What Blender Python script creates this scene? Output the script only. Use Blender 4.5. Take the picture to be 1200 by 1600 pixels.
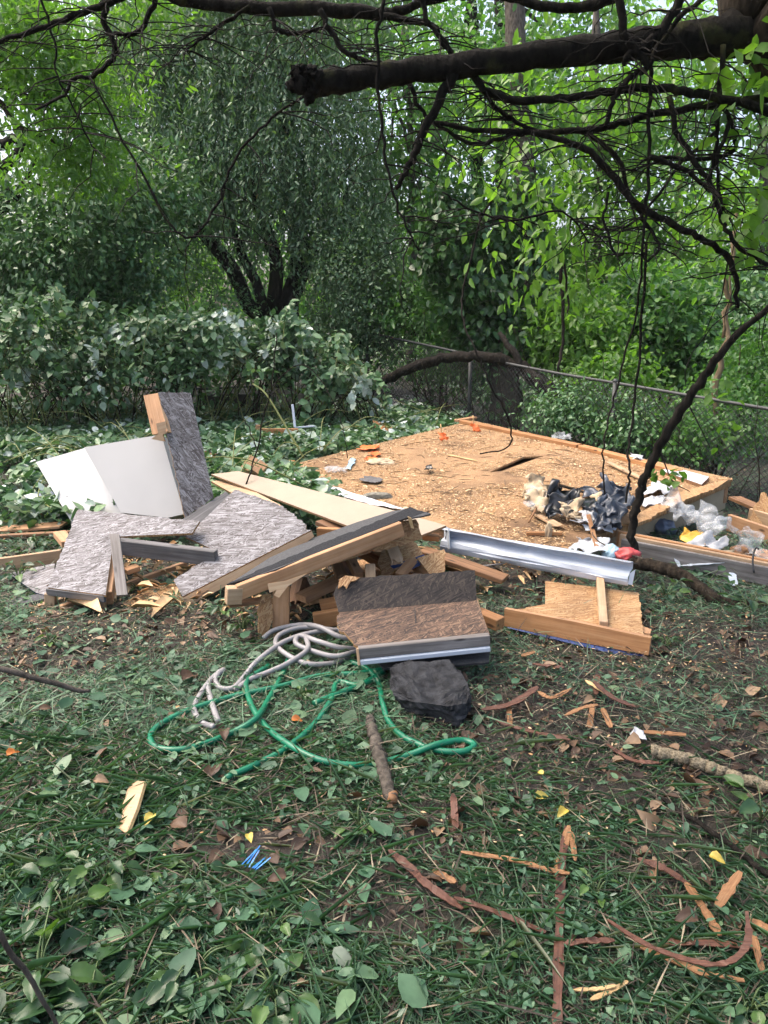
import bpy, bmesh, math, random
import numpy as np
from mathutils import Vector, Matrix, noise as mnoise
from mathutils.geometry import tessellate_polygon

# ------------------------------------------------------------------ camera, sky, sun, exposure
for o in list(bpy.data.objects):
    bpy.data.objects.remove(o)
SC = bpy.context.scene
COL = SC.collection
CAM_H, PITCH, FPX = 1.6, math.radians(14.26), 1200.0
cd = bpy.data.cameras.new("camera")
cd.sensor_fit = 'VERTICAL'; cd.sensor_height = 36.0; cd.lens = 27.0
cd.clip_start = 0.05; cd.clip_end = 400.0
cam = bpy.data.objects.new("camera", cd); COL.objects.link(cam)
cam.location = (0, 0, CAM_H); cam.rotation_euler = (math.pi/2 - PITCH, 0, 0)
SC.camera = cam

SUN_EL, SUN_AZ = math.radians(62), math.radians(-70)      # azimuth measured from +Y towards +X
W = bpy.data.worlds.new("World"); SC.world = W; W.use_nodes = True
wn = W.node_tree; bg = wn.nodes["Background"]
sky = wn.nodes.new("ShaderNodeTexSky"); sky.sky_type = 'NISHITA'; sky.sun_disc = False
sky.sun_elevation = SUN_EL; sky.sun_rotation = SUN_AZ; sky.dust_density = 7.0; sky.air_density = 0.8; sky.ozone_density = 0.4
wn.links.new(sky.outputs[0], bg.inputs[0]); bg.inputs[1].default_value = 0.15
sd = bpy.data.lights.new("sun", 'SUN'); sd.energy = 0.5; sd.angle = math.radians(110); sd.color = (1.0, 0.975, 0.94)
so = bpy.data.objects.new("sun", sd); COL.objects.link(so)
sdir = Vector((math.cos(SUN_EL)*math.sin(SUN_AZ), math.cos(SUN_EL)*math.cos(SUN_AZ), math.sin(SUN_EL)))
so.rotation_euler = sdir.to_track_quat('Z', 'Y').to_euler(); so.location = (0, 0, 20)
SC.view_settings.view_transform = 'Standard'; SC.view_settings.look = 'None'
SC.view_settings.gamma = 1.0; SC.view_settings.exposure = 1.72; SC.view_settings.use_curve_mapping = False
HAZE = 0.0005
cy = SC.cycles
cy.volume_bounces = 1; cy.volume_step_rate = 5
cy.max_bounces = 7; cy.diffuse_bounces = 5; cy.glossy_bounces = 2; cy.transmission_bounces = 4; cy.transparent_max_bounces = 8
cy.use_denoising = True
cy.caustics_reflective = False; cy.caustics_refractive = False

# ------------------------------------------------------------------ helpers
random.seed(7)
CP, SP = math.cos(PITCH), math.sin(PITCH)
def ray(px, py):
    a, b = (px-600.0)/FPX, (800.0-py)/FPX
    return Vector((a, CP + b*SP, -SP + b*CP))
def at(px, py, Y):                       # the point seen at (px,py) that stands Y metres out
    d = ray(px, py); return Vector((0, 0, CAM_H)) + d*(Y/d.y)
def onz(px, py, z=0.0):
    d = ray(px, py); t = (z-CAM_H)/d.z
    return Vector((0, 0, CAM_H)) + d*t
def ss(t):
    t = np.clip(t, 0, 1); return t*t*(3-2*t)
def vnoise(x, y, seed=0):
    x = np.asarray(x, float); y = np.asarray(y, float)
    xi, yi = np.floor(x), np.floor(y); xf, yf = ss(x-xi), ss(y-yi)
    def h(a, b):
        v = np.sin(a*127.1 + b*311.7 + seed*74.7)*43758.5453; return v-np.floor(v)
    return (h(xi, yi)*(1-xf)+h(xi+1, yi)*xf)*(1-yf)+(h(xi, yi+1)*(1-xf)+h(xi+1, yi+1)*xf)*yf
def gh(x, y):                            # ground height
    x = np.asarray(x, float); y = np.asarray(y, float)
    z = -0.5*ss((x-0.6)/3.2)*ss((y-5.2)/3.0) + 0.35*ss((y-10.5)/3.5)*(1-ss((x+0.2)/2.4))
    z = z + 0.045*(vnoise(x*1.3, y*1.3, 1)-0.5) + 0.03*(vnoise(x*4, y*4, 2)-0.5) - 0.6*ss((y-11)/8)*ss((x-2)/4)
    return z
def ong(px, py, dz=0.0):                 # point on the ground seen at (px,py)
    z = 0.0
    for _ in range(6):
        p = onz(px, py, z+dz); z = float(gh(p.x, p.y))
    return Vector((p.x, p.y, z+dz))
def gp(x, y, dz=0.0): return Vector((x, y, float(gh(x, y))+dz))

WORLDM = {}
def tag(o, label=None, cat=None, group=None, kind=None):
    if label: o["label"] = label
    if cat: o["category"] = cat
    if group: o["group"] = group
    if kind: o["kind"] = kind
    return o
def link(name, me, M=None, parent=None, mats=()):
    o = bpy.data.objects.new(name, me); COL.objects.link(o)
    M = M or Matrix.Identity(4)
    if me is not None:
        for m in mats:
            if m.name not in [s.name for s in me.materials if s]: me.materials.append(m)
    WORLDM[o.name] = M
    o.matrix_basis = M
    if parent is not None:
        o.parent = parent; o.matrix_parent_inverse = WORLDM[parent.name].inverted()
    return o
def empty(name, loc, label, cat, group=None):
    o = link(name, None, Matrix.Translation(Vector(loc)))
    o.empty_display_size = 0.1
    return tag(o, label, cat, group)
def mesh_np(name, V, F4=None, F3=None, rnd=None, smooth=False, matidx=None):
    me = bpy.data.meshes.new(name)
    V = np.ascontiguousarray(V, np.float32)
    me.vertices.add(len(V)); me.vertices.foreach_set("co", V.ravel())
    n4 = 0 if F4 is None else len(F4); n3 = 0 if F3 is None else len(F3)
    idx = []
    if n4: idx.append(np.asarray(F4, np.int32).ravel())
    if n3: idx.append(np.asarray(F3, np.int32).ravel())
    idx = np.concatenate(idx)
    me.loops.add(len(idx)); me.loops.foreach_set("vertex_index", idx)
    me.polygons.add(n4+n3)
    st = np.concatenate([np.arange(n4)*4, n4*4+np.arange(n3)*3]).astype(np.int32)
    me.polygons.foreach_set("loop_start", st)
    me.polygons.foreach_set("loop_total", np.concatenate([np.full(n4, 4), np.full(n3, 3)]).astype(np.int32))
    me.polygons.foreach_set("use_smooth", np.full(n4+n3, bool(smooth)))
    if rnd is not None:
        a = me.attributes.new("rnd", 'FLOAT', 'POINT'); a.data.foreach_set("value", np.ascontiguousarray(rnd, np.float32))
    me.update(calc_edges=True)
    return me
def nrm(a): return a/np.maximum(np.linalg.norm(a, axis=-1, keepdims=True), 1e-9)

# ------------------------------------------------------------------ materials
def newmat(name):
    m = bpy.data.materials.new(name); m.use_nodes = True
    nt = m.node_tree; return m, nt, nt.nodes["Principled BSDF"], nt.nodes["Material Output"]
def N(nt, t, **kw):
    n = nt.nodes.new(t)
    for k, v in kw.items():
        if k in n.inputs: n.inputs[k].default_value = v
        else: setattr(n, k, v)
    return n
def ramp(nt, src, stops, interp='LINEAR'):
    r = nt.nodes.new("ShaderNodeValToRGB"); r.color_ramp.interpolation = interp
    e = r.color_ramp.elements
    while len(e) < len(stops): e.new(0.5)
    for k, (p, c) in enumerate(stops):
        e[k].position = p; e[k].color = (c[0], c[1], c[2], 1)
    if src is not None: nt.links.new(src, r.inputs[0])
    return r.outputs[0]
def coords(nt, scale=(1, 1, 1), rot=(0, 0, 0), kind="Object", warp=0.0):
    tc = nt.nodes.new("ShaderNodeTexCoord"); mp = nt.nodes.new("ShaderNodeMapping")
    mp.inputs["Scale"].default_value = scale
    mr = nt.nodes.new("ShaderNodeMapping"); mr.inputs["Rotation"].default_value = rot; nt.links.new(mr.outputs[0], mp.inputs[0])
    if kind == "World":
        g = nt.nodes.new("ShaderNodeNewGeometry"); src = g.outputs["Position"]
    else: src = tc.outputs[kind]
    oi = nt.nodes.new("ShaderNodeObjectInfo"); ad = N(nt, "ShaderNodeVectorMath", operation='MULTIPLY_ADD')
    if kind == "Object":
        nt.links.new(oi.outputs["Random"], ad.inputs[0]); ad.inputs[1].default_value = (7.3, 3.1, 5.7)
        nt.links.new(src, ad.inputs[2]); src = ad.outputs[0]
    nt.links.new(src, mr.inputs[0]); return mp.outputs[0]
def tnoise(nt, vec, scale, detail=4, rough=0.6):
    n = N(nt, "ShaderNodeTexNoise"); n.inputs["Scale"].default_value = scale
    n.inputs["Detail"].default_value = detail; n.inputs["Roughness"].default_value = rough
    nt.links.new(vec, n.inputs["Vector"]); return n.outputs["Fac"]
def math2(nt, op, a, b):
    m = N(nt, "ShaderNodeMath", operation=op)
    for i, v in enumerate((a, b)):
        if isinstance(v, (int, float)): m.inputs[i].default_value = v
        else: nt.links.new(v, m.inputs[i])
    return m.outputs[0]
def mixc(nt, fac, a, b, mode='MIX'):
    m = N(nt, "ShaderNodeMix", data_type='RGBA', blend_type=mode)
    for i, v in ((0, fac), (6, a), (7, b)):
        if isinstance(v, (int, float)): m.inputs[i].default_value = v
        elif isinstance(v, tuple): m.inputs[i].default_value = (*v, 1)
        else: nt.links.new(v, m.inputs[i])
    return m.outputs[2]
def bump(nt, bs, h, strength, dist):
    b = N(nt, "ShaderNodeBump"); b.inputs["Strength"].default_value = strength; b.inputs["Distance"].default_value = dist
    nt.links.new(h, b.inputs["Height"]); nt.links.new(b.outputs[0], bs.inputs["Normal"])

def leafmat(name, stops, rough=0.45, trans=0.3, tcol=None, spec=0.5):
    m, nt, bs, out = newmat(name)
    at_ = N(nt, "ShaderNodeAttribute", attribute_name="rnd")
    c = ramp(nt, at_.outputs["Fac"], stops)
    vec = coords(nt, kind="World")
    c = mixc(nt, 0.5, c, ramp(nt, tnoise(nt, vec, 30, 2), [(0.3, (0.55, 0.55, 0.55)), (0.7, (1.25, 1.25, 1.2))]), 'MULTIPLY')
    nt.links.new(c, bs.inputs["Base Color"]); bs.inputs["Roughness"].default_value = rough
    bs.inputs["Specular IOR Level"].default_value = spec
    if trans > 0:
        tr = N(nt, "ShaderNodeBsdfTranslucent")
        tc = mixc(nt, 1.0, c, tcol or (1.3, 1.5, 0.5), 'MULTIPLY'); nt.links.new(tc, tr.inputs[0])
        mx = N(nt, "ShaderNodeMixShader"); mx.inputs[0].default_value = trans
        nt.links.new(bs.outputs[0], mx.inputs[1]); nt.links.new(tr.outputs[0], mx.inputs[2])
        nt.links.new(mx.outputs[0], out.inputs[0])
    return m
def plain(name, col, rough=0.6, var=0.25, scale=12, spec=0.5, metal=0.0, bumpd=0.0, dirt=None):
    m, nt, bs, out = newmat(name)
    vec = coords(nt)
    f = tnoise(nt, vec, scale, 5)
    lo = tuple(c*(1-var) for c in col); hi = tuple(min(1, c*(1+var)) for c in col)
    c = ramp(nt, f, [(0.3, lo), (0.7, hi)])
    if dirt:
        d = ramp(nt, tnoise(nt, vec, scale*2.7, 6, 0.7), [(dirt[0], (0, 0, 0)), (dirt[0]+0.12, (1, 1, 1))])
        c = mixc(nt, d, c, dirt[1])
    nt.links.new(c, bs.inputs["Base Color"]); bs.inputs["Roughness"].default_value = rough
    bs.inputs["Specular IOR Level"].default_value = spec; bs.inputs["Metallic"].default_value = metal
    if bumpd: bump(nt, bs, f, 0.6, bumpd)
    return m
def osbmat(name, cols, fleck=None, rough=0.75, size=1.0, relief=0.0025):
    m, nt, bs, out = newmat(name)
    vec0 = coords(nt, (1, 1, 1))
    dn_ = N(nt, "ShaderNodeTexNoise"); dn_.inputs["Scale"].default_value = 9/size; dn_.inputs["Detail"].default_value = 2; nt.links.new(vec0, dn_.inputs["Vector"])
    wp = N(nt, "ShaderNodeVectorMath", operation='MULTIPLY_ADD'); nt.links.new(dn_.outputs["Color"], wp.inputs[0]); wp.inputs[1].default_value = (0.004*size, 0.004*size, 0); nt.links.new(vec0, wp.inputs[2])
    vals, edges, top_ = [], [], []
    for ang in (0.2, 0.75, 1.45, 2.1, 2.7):
        m1 = N(nt, "ShaderNodeMapping"); m1.inputs["Rotation"].default_value = (0, 0, ang); nt.links.new(wp.outputs[0], m1.inputs[0])
        m2 = N(nt, "ShaderNodeMapping"); m2.inputs["Scale"].default_value = (11/size, 85/size, 9); nt.links.new(m1.outputs[0], m2.inputs[0])
        v = N(nt, "ShaderNodeTexVoronoi", voronoi_dimensions='3D', feature='F1')
        v.inputs["Scale"].default_value = 1.0; nt.links.new(m2.outputs[0], v.inputs["Vector"])
        sp = N(nt, "ShaderNodeSeparateColor"); nt.links.new(v.outputs["Color"], sp.inputs[0])
        vals.append(sp.outputs[0]); top_.append(sp.outputs[1]); edges.append(v.outputs["Distance"])
    def sel(a, b, g):
        x = N(nt, "ShaderNodeMix", data_type='FLOAT'); nt.links.new(math2(nt, 'GREATER_THAN', g, .58), x.inputs[0]); nt.links.new(a, x.inputs[2]); nt.links.new(b, x.inputs[3]); return x.outputs[0]
    v, e = vals[0], edges[0]
    for k_ in range(1, 5): v = sel(v, vals[k_], top_[k_]); e = sel(e, edges[k_], top_[k_])
    grain = tnoise(nt, coords(nt, (60, 220, 60), (0, 0, 0.3)), 1.0, 4)
    v2 = math2(nt, 'ADD', math2(nt, 'MULTIPLY', v, 0.72), math2(nt, 'MULTIPLY', grain, 0.28))
    c = ramp(nt, v2, [(i/(len(cols)-1)*0.7+0.15, k) for i, k in enumerate(cols)])
    c = mixc(nt, 1.0, c, ramp(nt, e, [(0.5, (1, 1, 1)), (0.95, (0.74, 0.72, 0.7))]), 'MULTIPLY')
    big = tnoise(nt, vec0, 3.2, 5)
    c = mixc(nt, 0.8, c, ramp(nt, big, [(0.3, (0.66, 0.64, 0.63)), (0.7, (1.15, 1.13, 1.1))]), 'MULTIPLY')
    if fleck:
        f = ramp(nt, tnoise(nt, vec0, 55, 5, 0.7), [(0.62, (0, 0, 0)), (0.68, (1, 1, 1))]); c = mixc(nt, f, c, fleck)
    nt.links.new(c, bs.inputs["Base Color"]); bs.inputs["Roughness"].default_value = rough
    bump(nt, bs, v2, 0.8, relief)
    return m
def woodmat(name, cols, rough=0.7, knots=True, dirt=None, relief=0.001, fine=55):
    m, nt, bs, out = newmat(name)
    g = tnoise(nt, coords(nt, (2.2*fine/55, fine, fine)), 1.0, 6, 0.65)
    c = ramp(nt, g, [(0.3+0.4*i/(len(cols)-1), k) for i, k in enumerate(cols)])
    if knots:
        v = N(nt, "ShaderNodeTexVoronoi"); v.inputs["Scale"].default_value = 1.0
        nt.links.new(coords(nt, (4.2, 13, 13)), v.inputs["Vector"])
        c = mixc(nt, ramp(nt, v.outputs["Distance"], [(0.07, (1, 1, 1)), (0.16, (0, 0, 0))]), c, tuple(x*0.32 for x in cols[0]))
    vec = coords(nt)
    c = mixc(nt, 0.7, c, ramp(nt, tnoise(nt, vec, 7, 5), [(0.3, (0.7, 0.68, 0.66)), (0.7, (1.12, 1.1, 1.08))]), 'MULTIPLY')
    if dirt:
        d = ramp(nt, tnoise(nt, vec, 22, 6, 0.7), [(dirt[0], (0, 0, 0)), (dirt[0]+0.1, (1, 1, 1))]); c = mixc(nt, d, c, dirt[1])
    oi = N(nt, "ShaderNodeObjectInfo")
    c = mixc(nt, 0.6, c, ramp(nt, oi.outputs["Random"], [(0, (0.75, 0.72, 0.7)), (1, (1.15, 1.12, 1.1))]), 'MULTIPLY')
    nt.links.new(c, bs.inputs["Base Color"]); bs.inputs["Roughness"].default_value = rough
    bump(nt, bs, g, 0.7, relief)
    return m
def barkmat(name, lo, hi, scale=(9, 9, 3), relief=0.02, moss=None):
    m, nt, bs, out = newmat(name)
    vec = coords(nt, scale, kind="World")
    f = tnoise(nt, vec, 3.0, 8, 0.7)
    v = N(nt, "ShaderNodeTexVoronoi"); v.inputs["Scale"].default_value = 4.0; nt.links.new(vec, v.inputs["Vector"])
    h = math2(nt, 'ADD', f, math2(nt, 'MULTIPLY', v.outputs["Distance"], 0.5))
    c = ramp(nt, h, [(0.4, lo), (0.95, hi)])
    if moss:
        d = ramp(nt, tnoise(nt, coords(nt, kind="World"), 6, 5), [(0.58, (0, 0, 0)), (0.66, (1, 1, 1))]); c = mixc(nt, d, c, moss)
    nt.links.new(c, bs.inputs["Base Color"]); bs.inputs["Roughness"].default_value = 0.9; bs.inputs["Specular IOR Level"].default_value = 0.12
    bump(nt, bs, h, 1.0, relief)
    return m

M = {}
M['osb'] = osbmat("osb_fresh", size=0.55, cols=[(0.257, 0.126, 0.050), (0.377, 0.209, 0.091), (0.467, 0.286, 0.134), (0.543, 0.362, 0.195)])
M['osb_grey'] = osbmat("osb_weathered", [(0.063, 0.055, 0.054), (0.141, 0.133, 0.140), (0.212, 0.209, 0.223), (0.335, 0.338, 0.365)], size=0.66, relief=0.005)
M['osb_dark'] = osbmat("osb_dark", [(0.028, 0.017, 0.012), (0.075, 0.045, 0.03), (0.13, 0.075, 0.048), (0.22, 0.14, 0.09)], size=0.6)
M['osb_black'] = osbmat("osb_damp", [(0.015, 0.012, 0.011), (0.035, 0.028, 0.024), (0.055, 0.042, 0.035), (0.085, 0.065, 0.05)], size=0.6)
M['osb_edge'] = osbmat("osb_edge", [(0.221, 0.111, 0.043), (0.357, 0.200, 0.081), (0.442, 0.264, 0.115), (0.527, 0.357, 0.187)], size=0.25, relief=0.004)
M['wood'] = woodmat("lumber", [(0.317, 0.164, 0.076), (0.414, 0.238, 0.124), (0.484, 0.303, 0.176)])
M['wood_pale'] = woodmat("pale_lumber", [(0.387, 0.246, 0.139), (0.466, 0.323, 0.197), (0.528, 0.391, 0.260)])
M['wood_orange'] = woodmat("orange_lumber", [(0.279, 0.122, 0.044), (0.402, 0.200, 0.080), (0.480, 0.267, 0.123)])
M['wood_brown'] = woodmat("brown_lumber", [(0.13, 0.065, 0.03), (0.22, 0.115, 0.055), (0.32, 0.18, 0.09)])
M['wood_grey'] = woodmat("grey_lumber", [(0.085, 0.076, 0.071), (0.178, 0.166, 0.157), (0.281, 0.268, 0.264)], relief=0.002)
M['wood_slate'] = woodmat("slate_lumber", [(0.06, 0.06, 0.063), (0.11, 0.11, 0.115), (0.19, 0.19, 0.195)], relief=0.002)
M['beige'] = plain("beige_board", (0.325, 0.262, 0.195), 0.6, 0.08, 5, dirt=(0.72, (0.3, 0.22, 0.14)))
M['beige_edge'] = plain("beige_edge", (0.30, 0.19, 0.10), 0.8, 0.2, 20)
M['white'] = plain("white_laminate", (0.455, 0.46, 0.46), 0.45, 0.1, 3, dirt=(0.66, (0.34, 0.31, 0.27)))
M['white_dull'] = plain("dull_white_panel", (0.44, 0.435, 0.42), 0.5, 0.06, 2, dirt=(0.70, (0.30, 0.27, 0.23)))
M['white_edge'] = plain("white_edge", (0.55, 0.5, 0.42), 0.7, 0.15, 10)
M['vinyl'] = plain("white_gutter_paint", (0.47, 0.52, 0.59), 0.32, 0.05, 6, dirt=(0.71, (0.35, 0.33, 0.3)))
M['siding'] = plain("khaki_siding", (0.37, 0.305, 0.205), 0.7, 0.12, 6, dirt=(0.66, (0.2, 0.17, 0.12)))
M['shingle'] = plain("black_shingle", (0.028, 0.029, 0.032), 0.9, 0.5, 120, bumpd=0.002, dirt=(0.68, (0.12, 0.12, 0.125)))
M['shingle_grey'] = plain("grey_shingle", (0.055, 0.056, 0.060), 0.9, 0.6, 60, bumpd=0.002, dirt=(0.66, (0.26, 0.26, 0.265)))
M['bluefilm'] = plain("blue_film", (0.02, 0.05, 0.18), 0.4, 0.3)
M['bluedark'] = plain("dark_blue_film", (0.012, 0.022, 0.06), 0.4, 0.3)
M['rock'] = plain("slate_rock", (0.026, 0.027, 0.030), 0.75, 0.7, 22, bumpd=0.02, spec=0.15, dirt=(0.72, (0.06, 0.055, 0.05)))
M['hose'] = plain("green_hose", (0.006, 0.15, 0.075), 0.3, 0.2, 8)
M['cable'] = plain("grey_cable", (0.27, 0.258, 0.258), 0.4, 0.12, 12, dirt=(0.66, (0.2, 0.17, 0.14)))
M['brass'] = plain("old_brass", (0.10, 0.06, 0.03), 0.45, 0.3, metal=0.7)
M['blackbag'] = plain("black_bag", (0.012, 0.013, 0.016), 0.28, 0.3, 6)
M['navybag'] = plain("slate_bag", (0.045, 0.055, 0.075), 0.3, 0.3, 6)
M['tanrag'] = plain("tan_rag", (0.42, 0.33, 0.22), 0.9, 0.4, 14, dirt=(0.6, (0.2, 0.15, 0.1)))
M['whiterag'] = plain("white_paper", (0.46, 0.47, 0.49), 0.7, 0.2, 9, dirt=(0.66, (0.35, 0.32, 0.28)))
M['greyrag'] = plain("grey_fluff", (0.17, 0.16, 0.13), 0.95, 0.5, 30)
M['red'] = plain("red_plastic", (0.46, 0.06, 0.06), 0.45, 0.35, 18, dirt=(0.6, (0.3, 0.16, 0.13)))
M['yellow'] = plain("yellow_plastic", (0.72, 0.42, 0.05), 0.45, 0.15)
M['orange'] = plain("orange_plastic", (0.75, 0.17, 0.04), 0.5, 0.2)
M['bluegrey'] = plain("blue_plastic", (0.09, 0.12, 0.18), 0.4, 0.3)
M['cyan'] = plain("pale_blue_plastic", (0.36, 0.52, 0.62), 0.4, 0.2)
M['blue'] = plain("bright_blue_plastic", (0.03, 0.2, 0.55), 0.4, 0.3)
M['strip_dark'] = woodmat("red_bark_strip", [(0.060, 0.024, 0.014), (0.106, 0.044, 0.027), (0.162, 0.072, 0.043)], knots=False, fine=210, rough=0.55)
M['strip_tan'] = woodmat("tan_bark_strip", [(0.162, 0.072, 0.030), (0.264, 0.132, 0.055), (0.357, 0.208, 0.102)], knots=False, fine=210)
M['strip_pale'] = woodmat("pale_splinter", [(0.45, 0.29, 0.12), (0.58, 0.40, 0.19), (0.66, 0.49, 0.27)], knots=False, fine=210)
M['bark_dark'] = barkmat("dark_bark", (0.005, 0.0045, 0.004), (0.026, 0.022, 0.018))
M['bark_brown'] = barkmat("brown_bark", (0.010, 0.008, 0.006), (0.050, 0.038, 0.027))
M['bark_grey'] = barkmat("grey_bark", (0.030, 0.026, 0.021), (0.135, 0.115, 0.095), relief=0.015)
M['bark_tan'] = barkmat("tan_bark", (0.09, 0.065, 0.04), (0.24, 0.18, 0.11), relief=0.01)
M['bark_moss'] = barkmat("lichen_bark", (0.07, 0.055, 0.035), (0.30, 0.25, 0.17), scale=(30, 30, 30), relief=0.006)
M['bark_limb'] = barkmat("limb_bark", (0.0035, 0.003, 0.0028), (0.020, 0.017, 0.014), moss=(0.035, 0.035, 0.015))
M['twig'] = plain("twig", (0.035, 0.024, 0.016), 0.8, 0.4, 30)
M['stalk'] = plain("weed_stalk", (0.07, 0.11, 0.035), 0.6, 0.3, 10)
M['cane'] = plain("green_cane", (0.17, 0.19, 0.055), 0.6, 0.3, 10)
M['galv'] = plain("galvanised_steel", (0.045, 0.048, 0.048), 0.6, 0.25, 10, metal=0.0)
M['wire'] = plain("fence_wire", (0.035, 0.037, 0.037), 0.6, 0.2, 10, metal=0.0)
M['stone'] = plain("pale_stone", (0.35, 0.34, 0.32), 0.9, 0.3, 8, bumpd=0.01)
M['concrete'] = plain("dark_block", (0.06, 0.055, 0.05), 0.9, 0.3, 12, bumpd=0.005)
def clearmat():
    m, nt, bs, out = newmat("clear_plastic")
    bs.inputs["Base Color"].default_value = (0.6, 0.63, 0.66, 1); bs.inputs["Roughness"].default_value = 0.18
    tr = N(nt, "ShaderNodeBsdfTransparent"); mx = N(nt, "ShaderNodeMixShader")
    f = ramp(nt, tnoise(nt, coords(nt), 14, 4), [(0.35, (0.06, 0.06, 0.06)), (0.7, (0.38, 0.38, 0.38))])
    nt.links.new(f, mx.inputs[0]); nt.links.new(tr.outputs[0], mx.inputs[1]); nt.links.new(bs.outputs[0], mx.inputs[2])
    nt.links.new(mx.outputs[0], out.inputs[0]); return m
M['clear'] = clearmat()
def printmat():
    m, nt, bs, out = newmat("printed_sheet")
    vec = coords(nt)
    a = ramp(nt, tnoise(nt, vec, 9, 2), [(0.40, (0.78, 0.76, 0.77)), (0.5, (0.62, 0.66, 0.76)), (0.56, (0.78, 0.76, 0.77)), (0.62, (0.78, 0.42, 0.56)), (0.68, (0.8, 0.78, 0.78))])
    nt.links.new(a, bs.inputs["Base Color"]); bs.inputs["Roughness"].default_value = 0.5; return m
M['print'] = printmat()
def groundmat():
    m, nt, bs, out = newmat("soil")
    vec = coords(nt, kind="World")
    a = tnoise(nt, vec, 26, 8, 0.75); b = tnoise(nt, vec, 1.6, 5)
    c = ramp(nt, a, [(0.3, (0.020, 0.017, 0.013)), (0.55, (0.065, 0.050, 0.038)), (0.78, (0.16, 0.13, 0.10))])
    g = ramp(nt, b, [(0.45, (0, 0, 0)), (0.6, (0.6, 0.6, 0.6))])
    c = mixc(nt, g, c, ramp(nt, tnoise(nt, vec, 60, 6, 0.7), [(0.35, (0.012, 0.018, 0.008)), (0.7, (0.05, 0.06, 0.025))]))
    nt.links.new(c, bs.inputs["Base Color"]); bs.inputs["Roughness"].default_value = 0.75
    bump(nt, bs, math2(nt, 'ADD', a, math2(nt, 'MULTIPLY', tnoise(nt, vec, 95, 5, .7), .5)), 1.0, 0.05); return m
M['soil'] = groundmat()
def deckmat():
    m, nt, bs, out = newmat("sawdust_deck")
    vec = coords(nt, kind="World")
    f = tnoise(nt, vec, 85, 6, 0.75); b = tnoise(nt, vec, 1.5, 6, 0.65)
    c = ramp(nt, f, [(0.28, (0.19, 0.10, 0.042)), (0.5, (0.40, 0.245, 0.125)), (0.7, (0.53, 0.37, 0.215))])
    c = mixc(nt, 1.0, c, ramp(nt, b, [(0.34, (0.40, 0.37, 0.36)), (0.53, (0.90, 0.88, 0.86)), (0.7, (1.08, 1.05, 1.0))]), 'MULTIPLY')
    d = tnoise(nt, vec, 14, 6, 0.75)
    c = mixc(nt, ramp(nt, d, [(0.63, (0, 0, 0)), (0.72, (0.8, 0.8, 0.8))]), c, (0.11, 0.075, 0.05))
    nt.links.new(c, bs.inputs["Base Color"]); bs.inputs["Roughness"].default_value = 0.9
    bump(nt, bs, f, 1.0, 0.012); return m
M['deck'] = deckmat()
# foliage
M['lf_ground'] = leafmat("ground_leaf", [(0, (0.030, 0.075, 0.043)), (0.35, (0.051, 0.121, 0.066)), (0.6, (0.071, 0.154, 0.084)), (0.85, (0.097, 0.182, 0.101)), (0.96, (0.132, 0.220, 0.108)), (1, (0.182, 0.220, 0.177))], 0.5, 0.15, spec=0.35)
M['lf_weed'] = leafmat("weed_leaf", [(0, (0.022, 0.060, 0.024)), (0.5, (0.040, 0.095, 0.036)), (0.85, (0.070, 0.14, 0.036)), (1, (0.10, 0.19, 0.035))], 0.34, 0.25)
M['lf_grass'] = leafmat("grass_blade", [(0, (0.040, 0.097, 0.055)), (0.45, (0.076, 0.171, 0.089)), (0.75, (0.111, 0.215, 0.114)), (0.92, (0.152, 0.215, 0.139)), (1, (0.283, 0.286, 0.228))], 0.5, 0.2)
M['lf_dead'] = leafmat("dead_leaf", [(0, (0.036, 0.019, 0.011)), (0.5, (0.096, 0.053, 0.029)), (0.8, (0.192, 0.116, 0.064)), (1, (0.304, 0.208, 0.128))], 0.6, 0.1, (1, 0.8, 0.5))
M['lf_bramble'] = leafmat("bramble_leaf", [(0, (0.044, 0.100, 0.044)), (0.4, (0.082, 0.173, 0.074)), (0.66, (0.121, 0.226, 0.100)), (0.80, (0.168, 0.268, 0.126)), (0.91, (0.357, 0.441, 0.399)), (1, (0.546, 0.630, 0.609))], 0.38, 0.18, (1.2, 1.4, 0.7))
M['lf_willow'] = leafmat("small_tree_leaf", [(0, (0.059, 0.114, 0.061)), (0.5, (0.103, 0.191, 0.096)), (0.85, (0.162, 0.256, 0.134)), (0.985, (0.208, 0.295, 0.140)), (1, (0.712, 0.511, 0.039))], 0.42, 0.25)
M['lf_dark'] = leafmat("dark_tree_leaf", [(0, (0.048, 0.110, 0.049)), (0.5, (0.092, 0.202, 0.084)), (1, (0.171, 0.296, 0.124))], 0.40, 0.2)
M['lf_bright'] = leafmat("bright_tree_leaf", [(0, (0.071, 0.162, 0.033)), (0.5, (0.115, 0.240, 0.045)), (1, (0.180, 0.323, 0.067))], 0.42, 0.5, (1.3, 1.5, 0.5))
M['lf_mid'] = leafmat("mid_tree_leaf", [(0, (0.045, 0.120, 0.037)), (0.5, (0.083, 0.201, 0.054)), (1, (0.152, 0.295, 0.078))], 0.40, 0.4, (1.3, 1.5, 0.5))
M['lf_far'] = leafmat("far_leaf", [(0, (0.108, 0.228, 0.057)), (0.5, (0.169, 0.335, 0.088)), (1, (0.254, 0.429, 0.136))], 0.5, 0.5, (1.3, 1.5, 0.55))  # far leaves coloured brighter to imitate light and haze in the distance
M['lf_ivy'] = leafmat("ivy_leaf", [(0, (0.021, 0.063, 0.021)), (0.5, (0.042, 0.112, 0.033)), (1, (0.090, 0.188, 0.053))], 0.35, 0.25)
M['lf_yellow'] = leafmat("yellow_leaf", [(0, (0.5, 0.38, 0.06)), (1, (0.62, 0.50, 0.12))], 0.45, 0.2, (1, 1, 0.6))
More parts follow.
